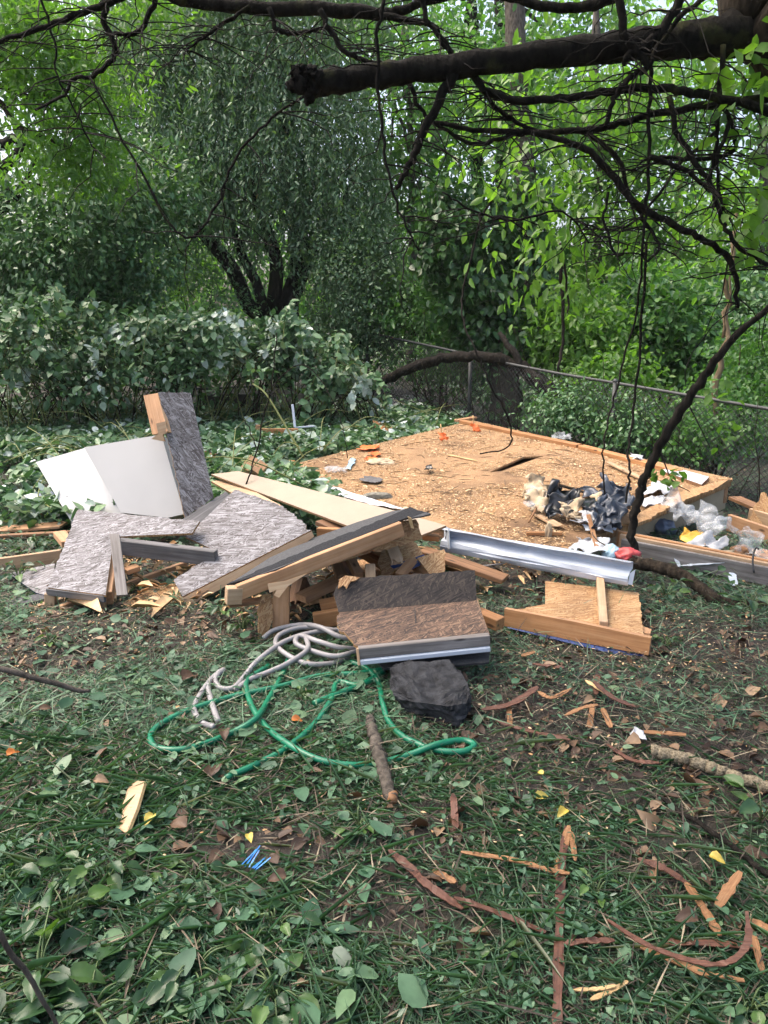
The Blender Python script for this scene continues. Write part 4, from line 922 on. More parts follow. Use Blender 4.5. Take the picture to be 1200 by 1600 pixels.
# gutter
def gutter():
    e = empty("white_gutter", at(840, 890, 4.6), "dented white metal gutter lying along the platform's near edge", "gutter")
    A, B = at(696, 858, 4.86), at(986, 912, 4.16)
    prof = [(.05, .150), (-.004, .146), (-.008, .095), (.035, .082), (.062, .070), (.070, .052), (.064, .044), (.070, .036), (.062, .012), (.05, 0)]
    ax = (B-A); L = ax.length; ax.normalize(); fw = Vector((ax.y, -ax.x, 0)).normalized()
    if fw.y > 0: fw = -fw
    n = 34; V = []
    for i in range(n+1):
        u = i/n; c = A+ax*(L*u)
        for j, (f, z) in enumerate(prof):
            w = .006*math.sin(u*23+j)*.5; k = math.exp(-((u-.46)/.012)**2)
            V.append(c+fw*(f*1.0+w-.03*k*(j < 4))+Vector((0, 0, z*(.98-.06*u)+.004*math.sin(u*9+j*2)-.012*k*(j < 2))))
    m_ = len(prof); F = [(i*m_+j, (i+1)*m_+j, (i+1)*m_+j+1, i*m_+j+1) for i in range(n) for j in range(m_-1)]
    ctr = (A+B)/2; V = np.array([list(v-ctr) for v in V])
    o = link("channel", mesh_np("channel", V, F4=np.array(F)), Matrix.Translation(ctr), e, [M['vinyl']])
    s_ = o.modifiers.new("thickness", 'SOLIDIFY'); s_.thickness = .003
    tubeobj("wire", [([at(697, 835, 4.82), at(692, 862, 4.8), at(705, 880, 4.7), at(740, 885, 4.6), at(790, 880, 4.58)], [.004]*3, {})], M['cable'], e)
    panel("end_cap", [(696, 822, 4.84), (700, 826, 4.79), (694, 858, 4.83)], [(694, 822), (701, 825), (703, 858), (693, 859)], .004, M['vinyl'], None, e)
    panel("bent_flap", [(980, 905, 4.11), (992, 875, 4.14), (985, 914, 4.10)], [(984, 896), (993, 890), (988, 914), (981, 913)], .004, M['vinyl'], None, e)
gutter()
# plank bundle at right, with laths on top
for k, (dy, z, mt, lab) in enumerate([(0, 0, 'wood_grey', "weathered grey plank on edge, foremost of the bundle at right"), (.045, .02, 'wood_pale', "pale plank on edge, second of the bundle at right"), (.085, .028, 'wood_orange', "orange plank on edge, third of the bundle at right"), (.125, .022, 'wood_pale', "pale plank on edge, rearmost of the bundle at right")]):
    o_ = Vector((.02, dy, z)); beam("plank", at(966, 854, 4.98)+o_, at(1240, 910, 4.40)+o_, .03, .115, M[mt], label=lab, cat="plank", seed=k)
beam("plank", at(968, 866, 4.9)+Vector((0, 0, -.06)), at(1225, 922, 4.36)+Vector((0, 0, -.05)), .05, .05, M['wood_slate'], label="dark grey plank on the soil below the bundle at right", cat="plank", seed=9)
RB = [("board", (1138, 816, 5.75), (1215, 843, 5.3), .035, .13, 'wood', "tan board on edge at the right border, front one of two"),
      ("board", (1170, 806, 6.1), (1230, 825, 5.8), .035, .13, 'wood_pale', "pale board on edge at the right border, rear one of two"),
      ("board", (1178, 862, 5.1), (1225, 880, 4.8), .14, .04, 'wood_orange', "flat orange board at the right border behind the bundle"),
      ("board", (1148, 778, 6.7), (1200, 800, 6.2), .12, .03, 'wood_brown', "dark brown board leaning behind the right border boards")]
for i, (nm, a, b_, w, h, mt, lab) in enumerate(RB): beam(nm, a, b_, w, h, M[mt], label=lab, cat="board", seed=20+i)
panel("osb_scrap", [(1185, 812, 6.0), (1210, 812, 5.95), (1190, 770, 6.1)], [(1173, 815), (1178, 790), (1186, 783), (1189, 770), (1198, 775), (1215, 790), (1215, 825)], .012, M['osb'], M['osb_edge'], label="jagged upright OSB scrap at the right border", cat="board", jag={0: .01, 1: .01, 3: .01, 4: .01})
panel("osb_scrap", [(1168, 1080, 3.1), (1210, 1090, 3.05), (1190, 1050, 3.3)], [(1168, 1082), (1176, 1060), (1196, 1045), (1230, 1040), (1230, 1100), (1200, 1095)], .014, M['osb'], M['osb_edge'], label="tan OSB scrap on the ground at the right border", cat="board", jag={0: .006, 1: .006, 5: .004})
# left-hand boards on the ground
LB = [("board", (-20, 885, 4.78), (98, 868, 4.85), .03, .085, 'wood_pale', "pale knotty board on edge at the left border"),
      ("lath", (95, 950, 4.02), (290, 880, 4.75), .03, .03, 'wood', "thin tan lath on the ground between the grey panels"),
      ("lath", (-10, 968, 4.0), (100, 935, 4.15), .04, .02, 'wood_pale', "thin pale lath on the ground under the L-shaped panel"),
      ("board", (-10, 828, 5.6), (100, 820, 5.6), .16, .02, 'wood', "weathered tan plank half buried in leaves at left"),
      ("board", (-10, 838, 5.4), (108, 832, 5.4), .05, .02, 'wood_brown', "brown plank edge in front of the half-buried plank"),
      ("board", (60, 800, 6.1), (98, 792, 6.2), .14, .05, 'wood_brown', "short brown board left of the speckled white panel"),
      ("block", (92, 834, 5.0), (106, 850, 4.7), .08, .04, 'wood', "small wood block left of the L-shaped panel's corner"),
      ("block", (196, 893, 4.35), (216, 886, 4.4), .07, .03, 'wood', "small wood block on blue film under the grey stud")]
for i, (nm, a, b_, w, h, mt, lab) in enumerate(LB): beam(nm, a, b_, w, h, M[mt], label=lab, cat="board", seed=40+i)
panel("shingle_piece", [(20, 900, 4.6), (90, 885, 4.65), (60, 930, 4.2)], [(14, 896), (86, 880), (82, 905), (72, 930), (56, 926)], .012, M['osb_grey'], M['bluedark'], label="grey board scrap with dark blue edge left of the L-shaped panel", cat="board", jag={0: .004})
panel("shingle_piece", [(0, 945, 4.15), (70, 930, 4.2), (35, 950, 4.05)], [(-10, 942), (68, 926), (72, 935), (0, 952), (-10, 952)], .02, M['shingle_grey'], M['bluedark'], label="narrow grey shingle strip at the left border", cat="shingle")
panel("osb_scrap", [(180, 948, 4.1), (280, 905, 4.5), (285, 940, 4.1)], [(165, 953), (205, 935), (235, 918), (275, 906), (286, 940), (230, 944)], .012, M['osb'], M['osb_edge'], label="flat tan OSB scrap on the ground under the middle panel", cat="board", jag={0: .008, 1: .006, 5: .006})
sheet("blue_tarp_scrap", [ong(40, 800, .06), ong(88, 792, .06), ong(85, 770, .10), ong(42, 775, .08)], M['bluegrey'], .06, 9, label="crumpled blue-grey plastic in the weeds left of the white panels", cat="plastic", seed=3)
# pieces at the back
e = empty("small_frame", at(430, 690, 9.4), "small orange wood frame half hidden in the brambles", "frame")
beam("rail", (407, 676, 9.3), (466, 676, 9.35), .04, .10, M['wood_orange'], e); beam("stub", (403, 682, 9.28), (403, 664, 9.28), .05, .05, M['wood'], e, up=(1, 0, 0))
beam("base", (420, 685, 9.15), (466, 684, 9.2), .15, .03, M['wood_orange'], e)
panel("wood_wedge", [(584, 658, 10.2), (640, 680, 9.6), (600, 684, 9.5)], [(582, 656), (605, 664), (643, 681), (620, 686), (590, 676)], .03, M['wood_orange'], M['wood'], label="pointed orange wedge board behind the platform's far left edge", cat="board")
e = empty("shingled_scrap", at(355, 728, 8.0), "small shingled roof scrap with block ends behind the beige board", "roof piece")
panel("shingle", [(325, 708, 8.0), (392, 716, 7.9), (375, 700, 8.5)], [(320, 704), (335, 700), (376, 700), (393, 716), (350, 716)], .02, M['shingle'], M['wood'], e)
for k, (x, y) in enumerate([(329, 716), (348, 720)]): beam("block_end", (x-2, y+1, 7.9), (x+8, y, 8.0), .1, .10, M['wood'], e, seed=k)
beam("rail", (352, 722, 8.0), (392, 726, 7.8), .04, .09, M['wood_brown'], e)
beam("white_bracket", (457, 632, 9.6), (461, 668, 9.5), .03, .03, M['vinyl'], up=(1, 0, 0), label="thin white metal strip standing in the brambles", cat="strip")
beam("white_bracket", (461, 668, 9.5), (492, 666, 9.5), .03, .02, M['vinyl'], label="thin white metal strip lying beside the small orange frame", cat="strip")
for k, (x, y, s) in enumerate([(345, 605, .28), (368, 612, .2)]):
    p = gpx(x, 12.2); beam("concrete_block", p+Vector((-s, 0, .12)), p+Vector((s, 0, .12)), .22, .24, M['concrete'], label=["dark concrete block under the brambles, left one", "dark concrete block under the brambles, right one"][k], cat="block")
tag(tubeobj("pipe", [([at(210, 608, 11.8), at(330, 607, 11.9), at(455, 600, 12.0)], [.02, .02, .02], {})], M['galv']), "grey pipe lying behind the brambles at left", "pipe")
for k, (x, y) in enumerate([(612, 620), (624, 628), (636, 622), (650, 632)]):
    crumple("stone", ong(x, y), (.14, .12, .09), M['stone'], seed=40+k, amp=.2, freq=2, ridge=False, label=["pale stone by the fallen limb's left end, leftmost", "pale stone by the fallen limb, second from left", "pale stone by the fallen limb, third from left", "pale stone by the fallen limb, rightmost"][k], cat="stone", sub=3)

# ------------------------------------------------------------------ rubbish on and beside the platform
def bag(name, px, py, r, mat, label, cat="bag", seed=0, deck=True, **kw):
    p = onp(px, py) if deck else ong(px, py)
    return crumple(name, p, r, M[mat], seed=seed, label=label, cat=cat, **kw)
def torn(name, pts, mat, label, amp, cat="plastic", seed=0, freq=7, n=22, z=.03):
    q = [onp(p[0], p[1], z+(p[2] if len(p) > 2 else 0)) for p in pts]
    return sheet(name, q, M[mat], amp, freq, n, label=label, cat=cat, seed=seed, torn=.07)
torn("black_plastic", [(855, 815), (902, 818), (905, 800, .14), (866, 798, .12)], 'blackbag', "torn black plastic at the left of the rubbish pile", .12, seed=2)
torn("slate_plastic", [(926, 820), (985, 814), (978, 796, .12), (936, 796, .15)], 'navybag', "large torn dark grey plastic bag on the rubbish pile", .12, seed=3, n=30, freq=8)
torn("slate_plastic", [(922, 842), (972, 838), (975, 818, .08), (930, 820, .10)], 'navybag', "dark grey plastic spread in front of the large torn bag", .12, seed=4, n=26, freq=9)
torn("black_plastic", [(905, 822), (935, 824), (932, 806, .06), (908, 804, .05)], 'blackbag', "small black plastic scrap between the torn bags", .08, seed=5)
torn("dark_cloth", [(905, 795), (945, 795), (940, 782, .05), (912, 782, .05)], 'navybag', "dark cloth scrap behind the black plastic", .08, seed=6)
torn("tan_plastic", [(818, 800), (850, 812), (848, 790, .16), (824, 786, .18)], 'tanrag', "pale tan torn plastic standing at the rubbish pile's left", .09, seed=7)
torn("tan_plastic", [(826, 806), (862, 816), (858, 800, .08), (832, 795, .1)], 'clear', "cloudy film in front of the tan plastic", .09, seed=8)
torn("tan_rag", [(880, 830), (905, 832), (904, 812, .05), (882, 812, .06)], 'tanrag', "small tan rag between the black and grey plastic", .09, seed=9, freq=10)
torn("cream_paper", [(918, 806), (940, 808), (940, 796, .04), (922, 796, .04)], 'tanrag', "cream paper scrap beside the large torn bag", .06, seed=10, freq=11)
torn("cream_paper", [(900, 830), (922, 832), (925, 818, .03), (905, 818, .03)], 'whiterag', "pale crumpled paper under the dark grey plastic", .06, seed=11, freq=11)
bag("tan_rag", 857, 838, (.02, .02, .06), 'tanrag', "small tan leaf-like scrap standing on a lath", seed=7, amp=.4)
bag("red_lump", 980, 873, (.065, .05, .042), 'red', "torn red plastic lump at the foot of the arching stem", seed=10, amp=.4)
bag("white_scrap", 955, 870, (.05, .05, .05), 'cyan', "pale can-like scrap left of the red lump", seed=11, amp=.3)
bag("grey_fluff", 590, 778, (.11, .05, .03), 'greyrag', "grey fluffy clump lying on the sawdust deck", "clump", seed=13, amp=.3)
bag("tan_rag", 596, 724, (.12, .07, .03), 'tanrag', "pale crumpled paper near the orange flags on the deck", "paper", seed=14, amp=.45)
bag("orange_scrap", 908, 788, (.03, .03, .02), 'orange', "small orange scrap in the rubbish pile", "scrap", seed=15)
bag("navy_cloth", 1030, 832, (.10, .09, .07), 'bluegrey', "blue striped cloth under the clear plastic bag", "cloth", seed=16, amp=.35, deck=False)
def dsheet(name, pts, mat, label, cat="paper", amp=.03, z=.02, seed=0, n=14, deck=True, freq=8):
    q = [(onp(x, y, z) if deck else ong(x, y, z)) for x, y in pts]
    return sheet(name, q, M[mat], amp, freq, n, label=label, cat=cat, seed=seed)
dsheet("white_paper", [(890, 868), (945, 875), (950, 848), (905, 850)], 'whiterag', "crumpled white paper on the deck behind the gutter", seed=1, amp=.06)
dsheet("white_paper", [(912, 835), (960, 840), (958, 828), (915, 822)], 'vinyl', "folded pale blue paper below the grey bags", seed=2, amp=.04)
dsheet("white_paper", [(1000, 778), (1040, 778), (1060, 760), (1020, 762)], 'whiterag', "white papers on the deck right of the large bag", seed=3, amp=.05)
dsheet("white_paper", [(1005, 800), (1035, 795), (1040, 780), (1000, 785)], 'whiterag', "white plastic on the platform edge behind the arching stem", seed=4, amp=.06)
dsheet("white_paper", [(505, 742), (540, 744), (545, 735), (510, 732)], 'clear', "clear plastic scrap on the deck's left corner", seed=5, amp=.05)
dsheet("white_paper", [(860, 690), (895, 692), (890, 684), (868, 682)], 'clear', "clear plastic scrap on the deck beyond the slot", seed=6, amp=.05)
dsheet("white_paper", [(978, 722), (1002, 726), (1000, 718), (985, 716)], 'whiterag', "small white scrap on the deck by the far plate", seed=7, amp=.05)
dsheet("orange_flag", [(560, 706), (590, 706), (592, 700), (565, 700)], 'orange', "orange plastic strip on the deck, rearmost of the left ones", seed=8, amp=.03)
dsheet("orange_flag", [(568, 723), (590, 722), (588, 718), (572, 717)], 'orange', "orange plastic strip on the deck, nearest of the left ones", seed=9, amp=.03)
dsheet("orange_flag", [(578, 716), (594, 716), (594, 711), (580, 710)], 'orange', "orange plastic strip between the other two left ones", seed=10, amp=.03)
dsheet("blue_strip", [(540, 735), (548, 737), (556, 720), (548, 718)], 'cyan', "pale blue strip lying on the deck's left half", seed=11, amp=.01)
dsheet("dark_shingle_scrap", [(560, 755), (590, 760), (600, 752), (572, 748)], 'wood_slate', "dark grey shingle scrap lying on the deck", seed=12, amp=.02)
dsheet("black_scrap", [(662, 741), (678, 741), (674, 735), (666, 735)], 'blackbag', "small black scrap in the middle of the deck", seed=13, amp=.05)
for k, (x, y, top) in enumerate([(692, 690, (688, 662)), (742, 675, (748, 655))]):
    e = empty("survey_flag", onp(x, y), ["orange flag on a stick on the deck, nearer one", "orange flag on a stick at the platform's far corner"][k], "flag")
    b_ = onp(x, y); t = b_+Vector((-.03, 0, .2)); tubeobj("stick", [([b_, t], [.007]*3, {})], M['strip_pale'], e)
    sheet("ribbon", [b_+Vector((-.05, 0, .10)), b_+Vector((.03, -.02, .09)), b_+Vector((.05, -.05, .01)), b_+Vector((-.02, -.03, .0))], M['orange'], .03, 14, 10, parent=e, seed=k)
# clear bag spilling over the right edge
e = empty("clear_plastic_bag", ong(1090, 850), "torn clear plastic bag spilling over the platform's right edge", "bag")
c0 = at(1035, 778, 5.65); c1 = at(1110, 830, 5.25); c2 = at(1150, 858, 5.0)
sheet("upper_film", [at(1028, 790, 5.6), at(1050, 772, 5.75), at(1095, 815, 5.35), at(1060, 832, 5.2)], M['clear'], .12, 5, 26, parent=e, seed=1)
sheet("lower_film", [at(1055, 815, 5.4), at(1095, 800, 5.5), at(1165, 850, 5.0), at(1110, 862, 4.95)], M['clear'], .14, 5, 26, parent=e, seed=2)
sheet("fold", [at(1085, 815, 5.45), at(1100, 785, 5.55), at(1115, 800, 5.5), at(1130, 835, 5.3)], M['clear'], .06, 6, 18, parent=e, seed=5)
sheet("yellow_wrapper", [at(1060, 845, 5.2), at(1068, 828, 5.3), at(1115, 838, 5.2), at(1100, 852, 5.05)], M['yellow'], .05, 7, 14, label="yellow plastic wrapper inside the clear bag", cat="wrapper", seed=3)
sheet("white_paper", [at(1070, 855, 5.1), at(1085, 842, 5.15), at(1140, 850, 5.05), at(1115, 866, 4.95)], M['whiterag'], .07, 8, 16, label="crumpled white paper below the yellow wrapper", cat="paper", seed=4)
sheet("tan_wrapper", [at(1148, 868, 4.95), at(1160, 838, 5.1), at(1185, 850, 5.0), at(1196, 880, 4.85)], M['clear'], .09, 6, 18, label="cloudy plastic wrapper near the right border", cat="wrapper", seed=6)
crumple("rust_scrap", at(1158, 862, 5.0)-Vector((0, 0, .04)), (.07, .05, .05), M['strip_tan'], seed=22, amp=.4, label="rust-orange scrap inside the cloudy wrapper", cat="scrap")
crumple("grey_scraps", at(1140, 868, 4.98)-Vector((0, 0, .05)), (.08, .05, .05), M['tanrag'], seed=23, amp=.5, label="grey-tan rag left of the cloudy wrapper", cat="rag")
# bent white strip by the bundle
e = empty("bent_white_strip", at(1060, 880, 4.75), "bent thin white strip hanging over the plank bundle", "strip")
for a, b_ in (((1048, 853, 4.86), (1062, 886, 4.72)), ((1062, 884, 4.72), (1150, 877, 4.60))): ribbon("strip", [at(*a), at((a[0]+b_[0])/2, (a[1]+b_[1])/2, (a[2]+b_[2])/2), at(*b_)], .03, .003, M['vinyl'], parent=e)
ribbon("metal_tab", [at(1143, 895, 4.5), at(1147, 915, 4.4)], .05, .003, M['vinyl'], "small shiny metal tab below the plank bundle", "tab")
tag(tubeobj("black_wire", [([at(1178, 895, 4.4), at(1176, 875, 4.45), at(1180, 857, 4.5), at(1186, 858, 4.5)], [.006]*3, {})], M['blackbag']), "short black wire hook over the plank bundle", "wire")
# laths and sticks in the rubbish
beam("lath", onp(822, 838, .02), onp(878, 838, .02), .02, .025, M['wood_orange'], label="thin orange lath on the deck behind the gutter", cat="lath")
beam("stick", onp(918, 818, .08), onp(932, 868, .04), .03, .012, M['strip_tan'], label="broken red-brown stick leaning on the white papers", cat="stick")
beam("lath", onp(838, 808, .03), onp(875, 830, .03), .07, .012, M['wood_pale'], label="pale splintered lath left of the black bag", cat="lath", split=.06)
ribbon("pale_splinter", [onp(700, 712, .01), onp(745, 722, .012)], .03, .006, M['strip_pale'], "pale splinter on the deck left of the slot", "splinter")
tag(tubeobj("stick", [([onp(826, 822, .03), onp(850, 800, .10), onp(905, 785, .05)], [.007]*3, {})], M['strip_tan']), "thin brown stick across the black plastic bag", "stick")
tag(tubeobj("curved_branch", [([onp(850, 775, .03), onp(868, 768, .06), onp(895, 772, .04), onp(925, 778, .03)], [.012, .012, .008], dict(wob=.004))], M['bark_dark']), "curved black branch behind the rubbish bags", "branch")

# ------------------------------------------------------------------ hose, cable, rock, log
def gpath(pts, r, lift=0.014): return [ong(x, y, r+lift+(d[0] if d else 0)) for x, y, *d in pts]
hr = .0125
e = empty("garden_hose", ong(440, 1150), "green garden hose tangled on the grass before the heap", "hose")
tubeobj("hose", [(gpath([(352, 1216), (403, 1193), (446, 1170), (490, 1133), (517, 1094), (528, 1066), (560, 1070), (600, 1050)], hr), [hr]*3, dict(sides=10, res=60)),
                 (gpath([(420, 1040), (388, 1062), (386, 1080), (396, 1108), (417, 1137), (451, 1163, .012), (490, 1184), (538, 1195), (587, 1193), (635, 1181), (683, 1163, .02), (722, 1157), (741, 1164), (724, 1174), (683, 1172), (635, 1154), (608, 1128), (597, 1094), (591, 1065), (572, 1044), (548, 1034)], hr), [hr]*3, dict(sides=10, res=130)),
                 (gpath([(600, 1046), (560, 1052), (500, 1056), (440, 1072), (360, 1089), (287, 1113), (245, 1136), (235, 1156), (252, 1170), (297, 1169), (355, 1148), (398, 1124, .024), (420, 1092), (440, 1056), (452, 1026)], hr), [hr]*3, dict(sides=10, res=110)),
                 (gpath([(490, 1099), (538, 1080), (585, 1062)], hr), [hr]*3, dict(sides=10, res=16))], M['hose'], e)
q0, q1 = ong(340, 1221, hr), ong(353, 1216, hr)
tubeobj("fitting", [([q0, q0.lerp(q1, .3), q0.lerp(q1, .35), q1], [.014, .02, .017], dict(sides=12, res=14))], M['brass'], e)
cr = .0125
e = empty("grey_cable", ong(450, 1030), "coiled grey cable beside the dark bent OSB", "cable")
tubeobj("cable", [(gpath([(600, 985), (540, 984, .03), (490, 988, .05), (445, 1002, .05), (405, 1030, .03), (384, 1054), (366, 1074), (345, 1075), (336, 1062), (345, 1048)], cr), [cr]*3, dict(sides=9, res=70)),
                  (gpath([(600, 1006), (553, 1019, .03), (520, 1025, .03), (480, 1014, .04), (462, 1004, .05), (470, 993, .06), (500, 1003, .06), (540, 1013, .04), (600, 1012)], cr), [cr]*3, dict(sides=9, res=70)),
                  (gpath([(600, 1018), (553, 1024), (520, 1036), (480, 1037, .02), (447, 1022, .03), (431, 1006, .04), (440, 990, .05), (480, 980, .05), (560, 990, .03)], cr), [cr]*3, dict(sides=9, res=70)),
                  (gpath([(478, 995, .06), (480, 1015, .05), (450, 1036, .03), (420, 1050, .01), (390, 1062), (368, 1078)], cr), [cr]*3, dict(sides=9, res=50)),
                  (gpath([(350, 1046), (327, 1065), (306, 1098), (305, 1115), (318, 1130), (335, 1136)], cr), [cr]*3, dict(sides=9, res=40)),
                  (gpath([(345, 1048), (326, 1068), (330, 1095), (341, 1128)], cr), [cr]*3, dict(sides=9, res=30)),
                  (gpath([(600, 994), (540, 997, .04), (500, 980, .07), (470, 976, .05), (430, 984, .03), (410, 998)], cr), [cr]*3, dict(sides=9, res=50))], M['cable'], e)
def rock():
    pts = [(608, 1043, .10), (640, 1036, .12), (700, 1034, .13), (730, 1066, .12), (736, 1085, .10), (736, 1112, .01), (716, 1136, 0), (655, 1120, .0), (634, 1110, .0), (614, 1080, .07), (622, 1092, .06), (660, 1098, .085), (700, 1104, .09), (726, 1100, .09), (612, 1052, .02), (690, 1030, .0), (610, 1038, .0)]
    bm = bmesh.new()
    for x, y, z in pts:
        p = onz(x, y, z+.02); bm.verts.new(p)
    c = sum((v.co for v in bm.verts), Vector())/len(bm.verts)
    for v in bm.verts: v.co -= c
    bmesh.ops.convex_hull(bm, input=list(bm.verts)); bmesh.ops.delete(bm, geom=[v for v in bm.verts if not v.link_faces], context='VERTS')
    bmesh.ops.triangulate(bm, faces=bm.faces); bmesh.ops.subdivide_edges(bm, edges=bm.edges, cuts=7, use_grid_fill=True)
    bm.normal_update()
    for v in bm.verts:
        k = mnoise.noise(v.co*13)*.016+mnoise.noise(v.co*40)*.008+.010*abs(mnoise.noise(Vector((v.co.x*9, v.co.y*9, v.co.z*60))))+.006*mnoise.noise(v.co*90); v.co += v.normal*k
    me = bpy.data.meshes.new("rock"); bm.to_mesh(me); bm.free()
    tag(link("rock", me, Matrix.Translation(c), None, [M['rock']]), "angular black slate rock under the dark bent OSB", "rock")
rock()
e = empty("short_log", ong(598, 1190), "short weathered log lying across the green hose", "log")
tubeobj("log", [([ong(578, 1122, .045), ong(584, 1150, .04), ong(596, 1195, .035), ong(613, 1248, .03)], [.017, .024, .020], dict(sides=14, res=40, wob=.003, rough=.03))], M['bark_grey'], e)
tubeobj("broken_end", [([ong(612, 1243, .03), ong(615, 1252, .03)], [.020, .020, .012], dict(sides=10, res=4, rough=.15))], M['strip_tan'], e)
tag(tubeobj("lichen_branch", [([ong(1018, 1172, .04), ong(1060, 1183, .04), ong(1110, 1200, .035), ong(1160, 1218, .035), ong(1240, 1240, .03)], [.022, .022, .020], dict(sides=12, res=50, wob=.003, rough=.035))], M['bark_moss']), "speckled lichen-covered branch lying at the right border", "branch")
tag(tubeobj("dark_stick", [([ong(1028, 1243, .02), ong(1075, 1275, .03), ong(1120, 1305, .03), ong(1170, 1345, .02), ong(1240, 1390, .02)], [.007, .009, .009], dict(wob=.003, res=24))], M['bark_dark']), "long dark stick slanting to the right border", "stick")
e = empty("broken_branch", at(1000, 890, 4.45), "broken dark branch on the leaves right of the gutter", "branch")
tubeobj("wood", [([at(984, 880, 4.5), at(1010, 882, 4.45), at(1050, 893, 4.35), at(1090, 915, 4.22), at(1125, 940, 4.1), at(1200, 948, 4.05), at(1260, 950, 4.0)], [.035, .04, .036, .03, .02], dict(sides=10, res=40, wob=.004, rough=.06))], M['bark_brown'], e)
tubeobj("splinters", [([at(986+k, 878+k*2, 4.48), at(975+k*1.5, 876+k*3, 4.5)], [.01, .006, .001], dict(sides=4)) for k in range(5)], M['wood_brown'], e)
tubeobj("twig", [([at(990, 875, 4.5), at(970, 862, 4.55), at(940, 850, 4.65), at(925, 832, 4.7)], [.006, .005, .003], dict(wob=.006)), ([at(1000, 882, 4.45), at(960, 880, 4.4), at(920, 886, 4.4), at(890, 905, 4.4)], [.005, .004, .002], dict(wob=.006)), ([at(1030, 885, 4.4), at(990, 868, 4.5), at(955, 860, 4.6)], [.012, .008, .006], dict(wob=.004))], M['bark_grey'], e)

# ------------------------------------------------------------------ bark strips in the foreground
ST = [([(885, 1291), (877, 1360), (875, 1420), (872, 1520), (870, 1640)], 11, 'strip_dark', "longest red-brown bark strip running to the bottom edge"),
      ([(889, 1290), (880, 1330), (868, 1371)], 10, 'strip_tan', "short tan strip on top of the longest strip"),
      ([(893, 1300), (899, 1345)], 7, 'strip_tan', "narrow tan strip beside the top of the longest strip"),
      ([(720, 1331), (800, 1343), (850, 1357), (890, 1365)], 8, 'strip_tan', "tan strip lying across the longest strip"),
      ([(608, 1328), (640, 1355), (667, 1381), (723, 1420)], 11, 'strip_dark', "dark strip left of the crossing tan strip"),
      ([(677, 1359), (712, 1379)], 10, 'strip_tan', "stubby tan strip just above the dark strip at left"),
      ([(709, 1402), (773, 1424), (853, 1457)], 9, 'strip_dark', "dark half-buried strip ending beside the longest strip"),
      ([(949, 1437, .03), (1013, 1477, .05), (1093, 1504, .05), (1141, 1502, .05), (1168, 1472, .06), (1167, 1424, .09)], 7.5, 'strip_dark', "dark strip curling up like a hoop at lower right"),
      ([(1000, 1480), (1056, 1502), (1110, 1524), (1163, 1532)], 9, 'strip_tan', "tan-edged strip under the curling strip"),
      ([(997, 1341), (1040, 1358), (1072, 1379)], 10, 'strip_dark', "red-brown strip joined to a tan strip near the right border"),
      ([(1072, 1379), (1100, 1420), (1125, 1462)], 10, 'strip_tan', "tan strip slanting down from the red-brown one at right"),
      ([(1157, 1362, .03), (1120, 1417)], 12, 'strip_tan', "stubby brown strip standing near the right border"),
      ([(1035, 1472), (1100, 1473), (1215, 1480)], 10, 'strip_dark', "straight dark strip passing behind the curling strip"),
      ([(1172, 1437), (1230, 1465)], 12, 'strip_tan', "tan strip leaving the frame beyond the curling strip"),
      ([(1174, 1451), (1192, 1521)], 8, 'strip_tan', "narrow tan strip right of the curling strip"),
      ([(880, 1475), (915, 1470), (960, 1469)], 8, 'strip_dark', "short dark strip right of the longest strip"),
      ([(896, 1547), (935, 1545), (962, 1540)], 5, 'strip_pale', "thin pale splinter near the bottom, upper one"),
      ([(923, 1562), (955, 1548), (981, 1533)], 6, 'strip_pale', "thin pale splinter near the bottom, lower one"),
      ([(708, 1240), (712, 1296)], 9, 'strip_dark', "small red-brown strip between the log and the tan leaves"),
      ([(752, 1109), (800, 1099), (840, 1073)], 11, 'strip_dark', "dark strip right of the black rock"),
      ([(795, 1102), (797, 1137)], 7, 'strip_tan', "short tan strip standing below the dark strip by the rock"),
      ([(775, 1126), (820, 1140), (891, 1156)], 8, 'strip_dark', "brown strip below the rock's right side"),
      ([(840, 1080), (862, 1090), (892, 1076)], 7, 'strip_tan', "bent tan strip right of the dark strip by the rock"),
      ([(883, 1118, .02), (910, 1106, .03), (934, 1101, .03)], 7, 'strip_tan', "tan strip at the top left of the fan of splinters"),
      ([(926, 1102), (921, 1137)], 8, 'strip_tan', "tan splinter pointing down in the fan, left one"),
      ([(941, 1106), (955, 1137)], 7, 'strip_tan', "tan splinter pointing down in the fan, right one"),
      ([(915, 1063), (949, 1085)], 5, 'strip_pale', "pale thin splinter above the fan"),
      ([(928, 1066, .02), (960, 1091, .02), (993, 1104)], 8, 'strip_dark', "curved red-brown strip above the fan"),
      ([(949, 1163), (987, 1187), (1030, 1192)], 7, 'strip_dark', "curved brown strip at the end of the lichen branch"),
      ([(933, 1054), (931, 1085)], 9, 'strip_dark', "short brown strip below the tan wall piece"),
      ([(1003, 1143), (1072, 1148)], 10, 'strip_tan', "wide weathered strip beside a white paper scrap"),
      ([(832, 1037), (882, 1043)], 8, 'strip_dark', "brown strip in front of the tan wall piece's plate"),
      ([(815, 1025), (836, 1018)], 7, 'strip_tan', "tiny tan strip below the tan wall piece's left end")]
for i, (pts, w, mt, lab) in enumerate(ST):
    P = [ong(p[0], p[1], .026+(p[2] if len(p) > 2 else 0)+.004*(i % 4)+.006*math.sin(p[0]*.7+p[1])) for p in pts]
    d = (Vector((0, 0, CAM_H))-P[len(P)//2]).length
    ribbon("bark_strip", P, w*d/FPX*1.1, .003, M[mt], lab, "strip", group="bark strips on the grass", twist=random.uniform(-.25, .25))
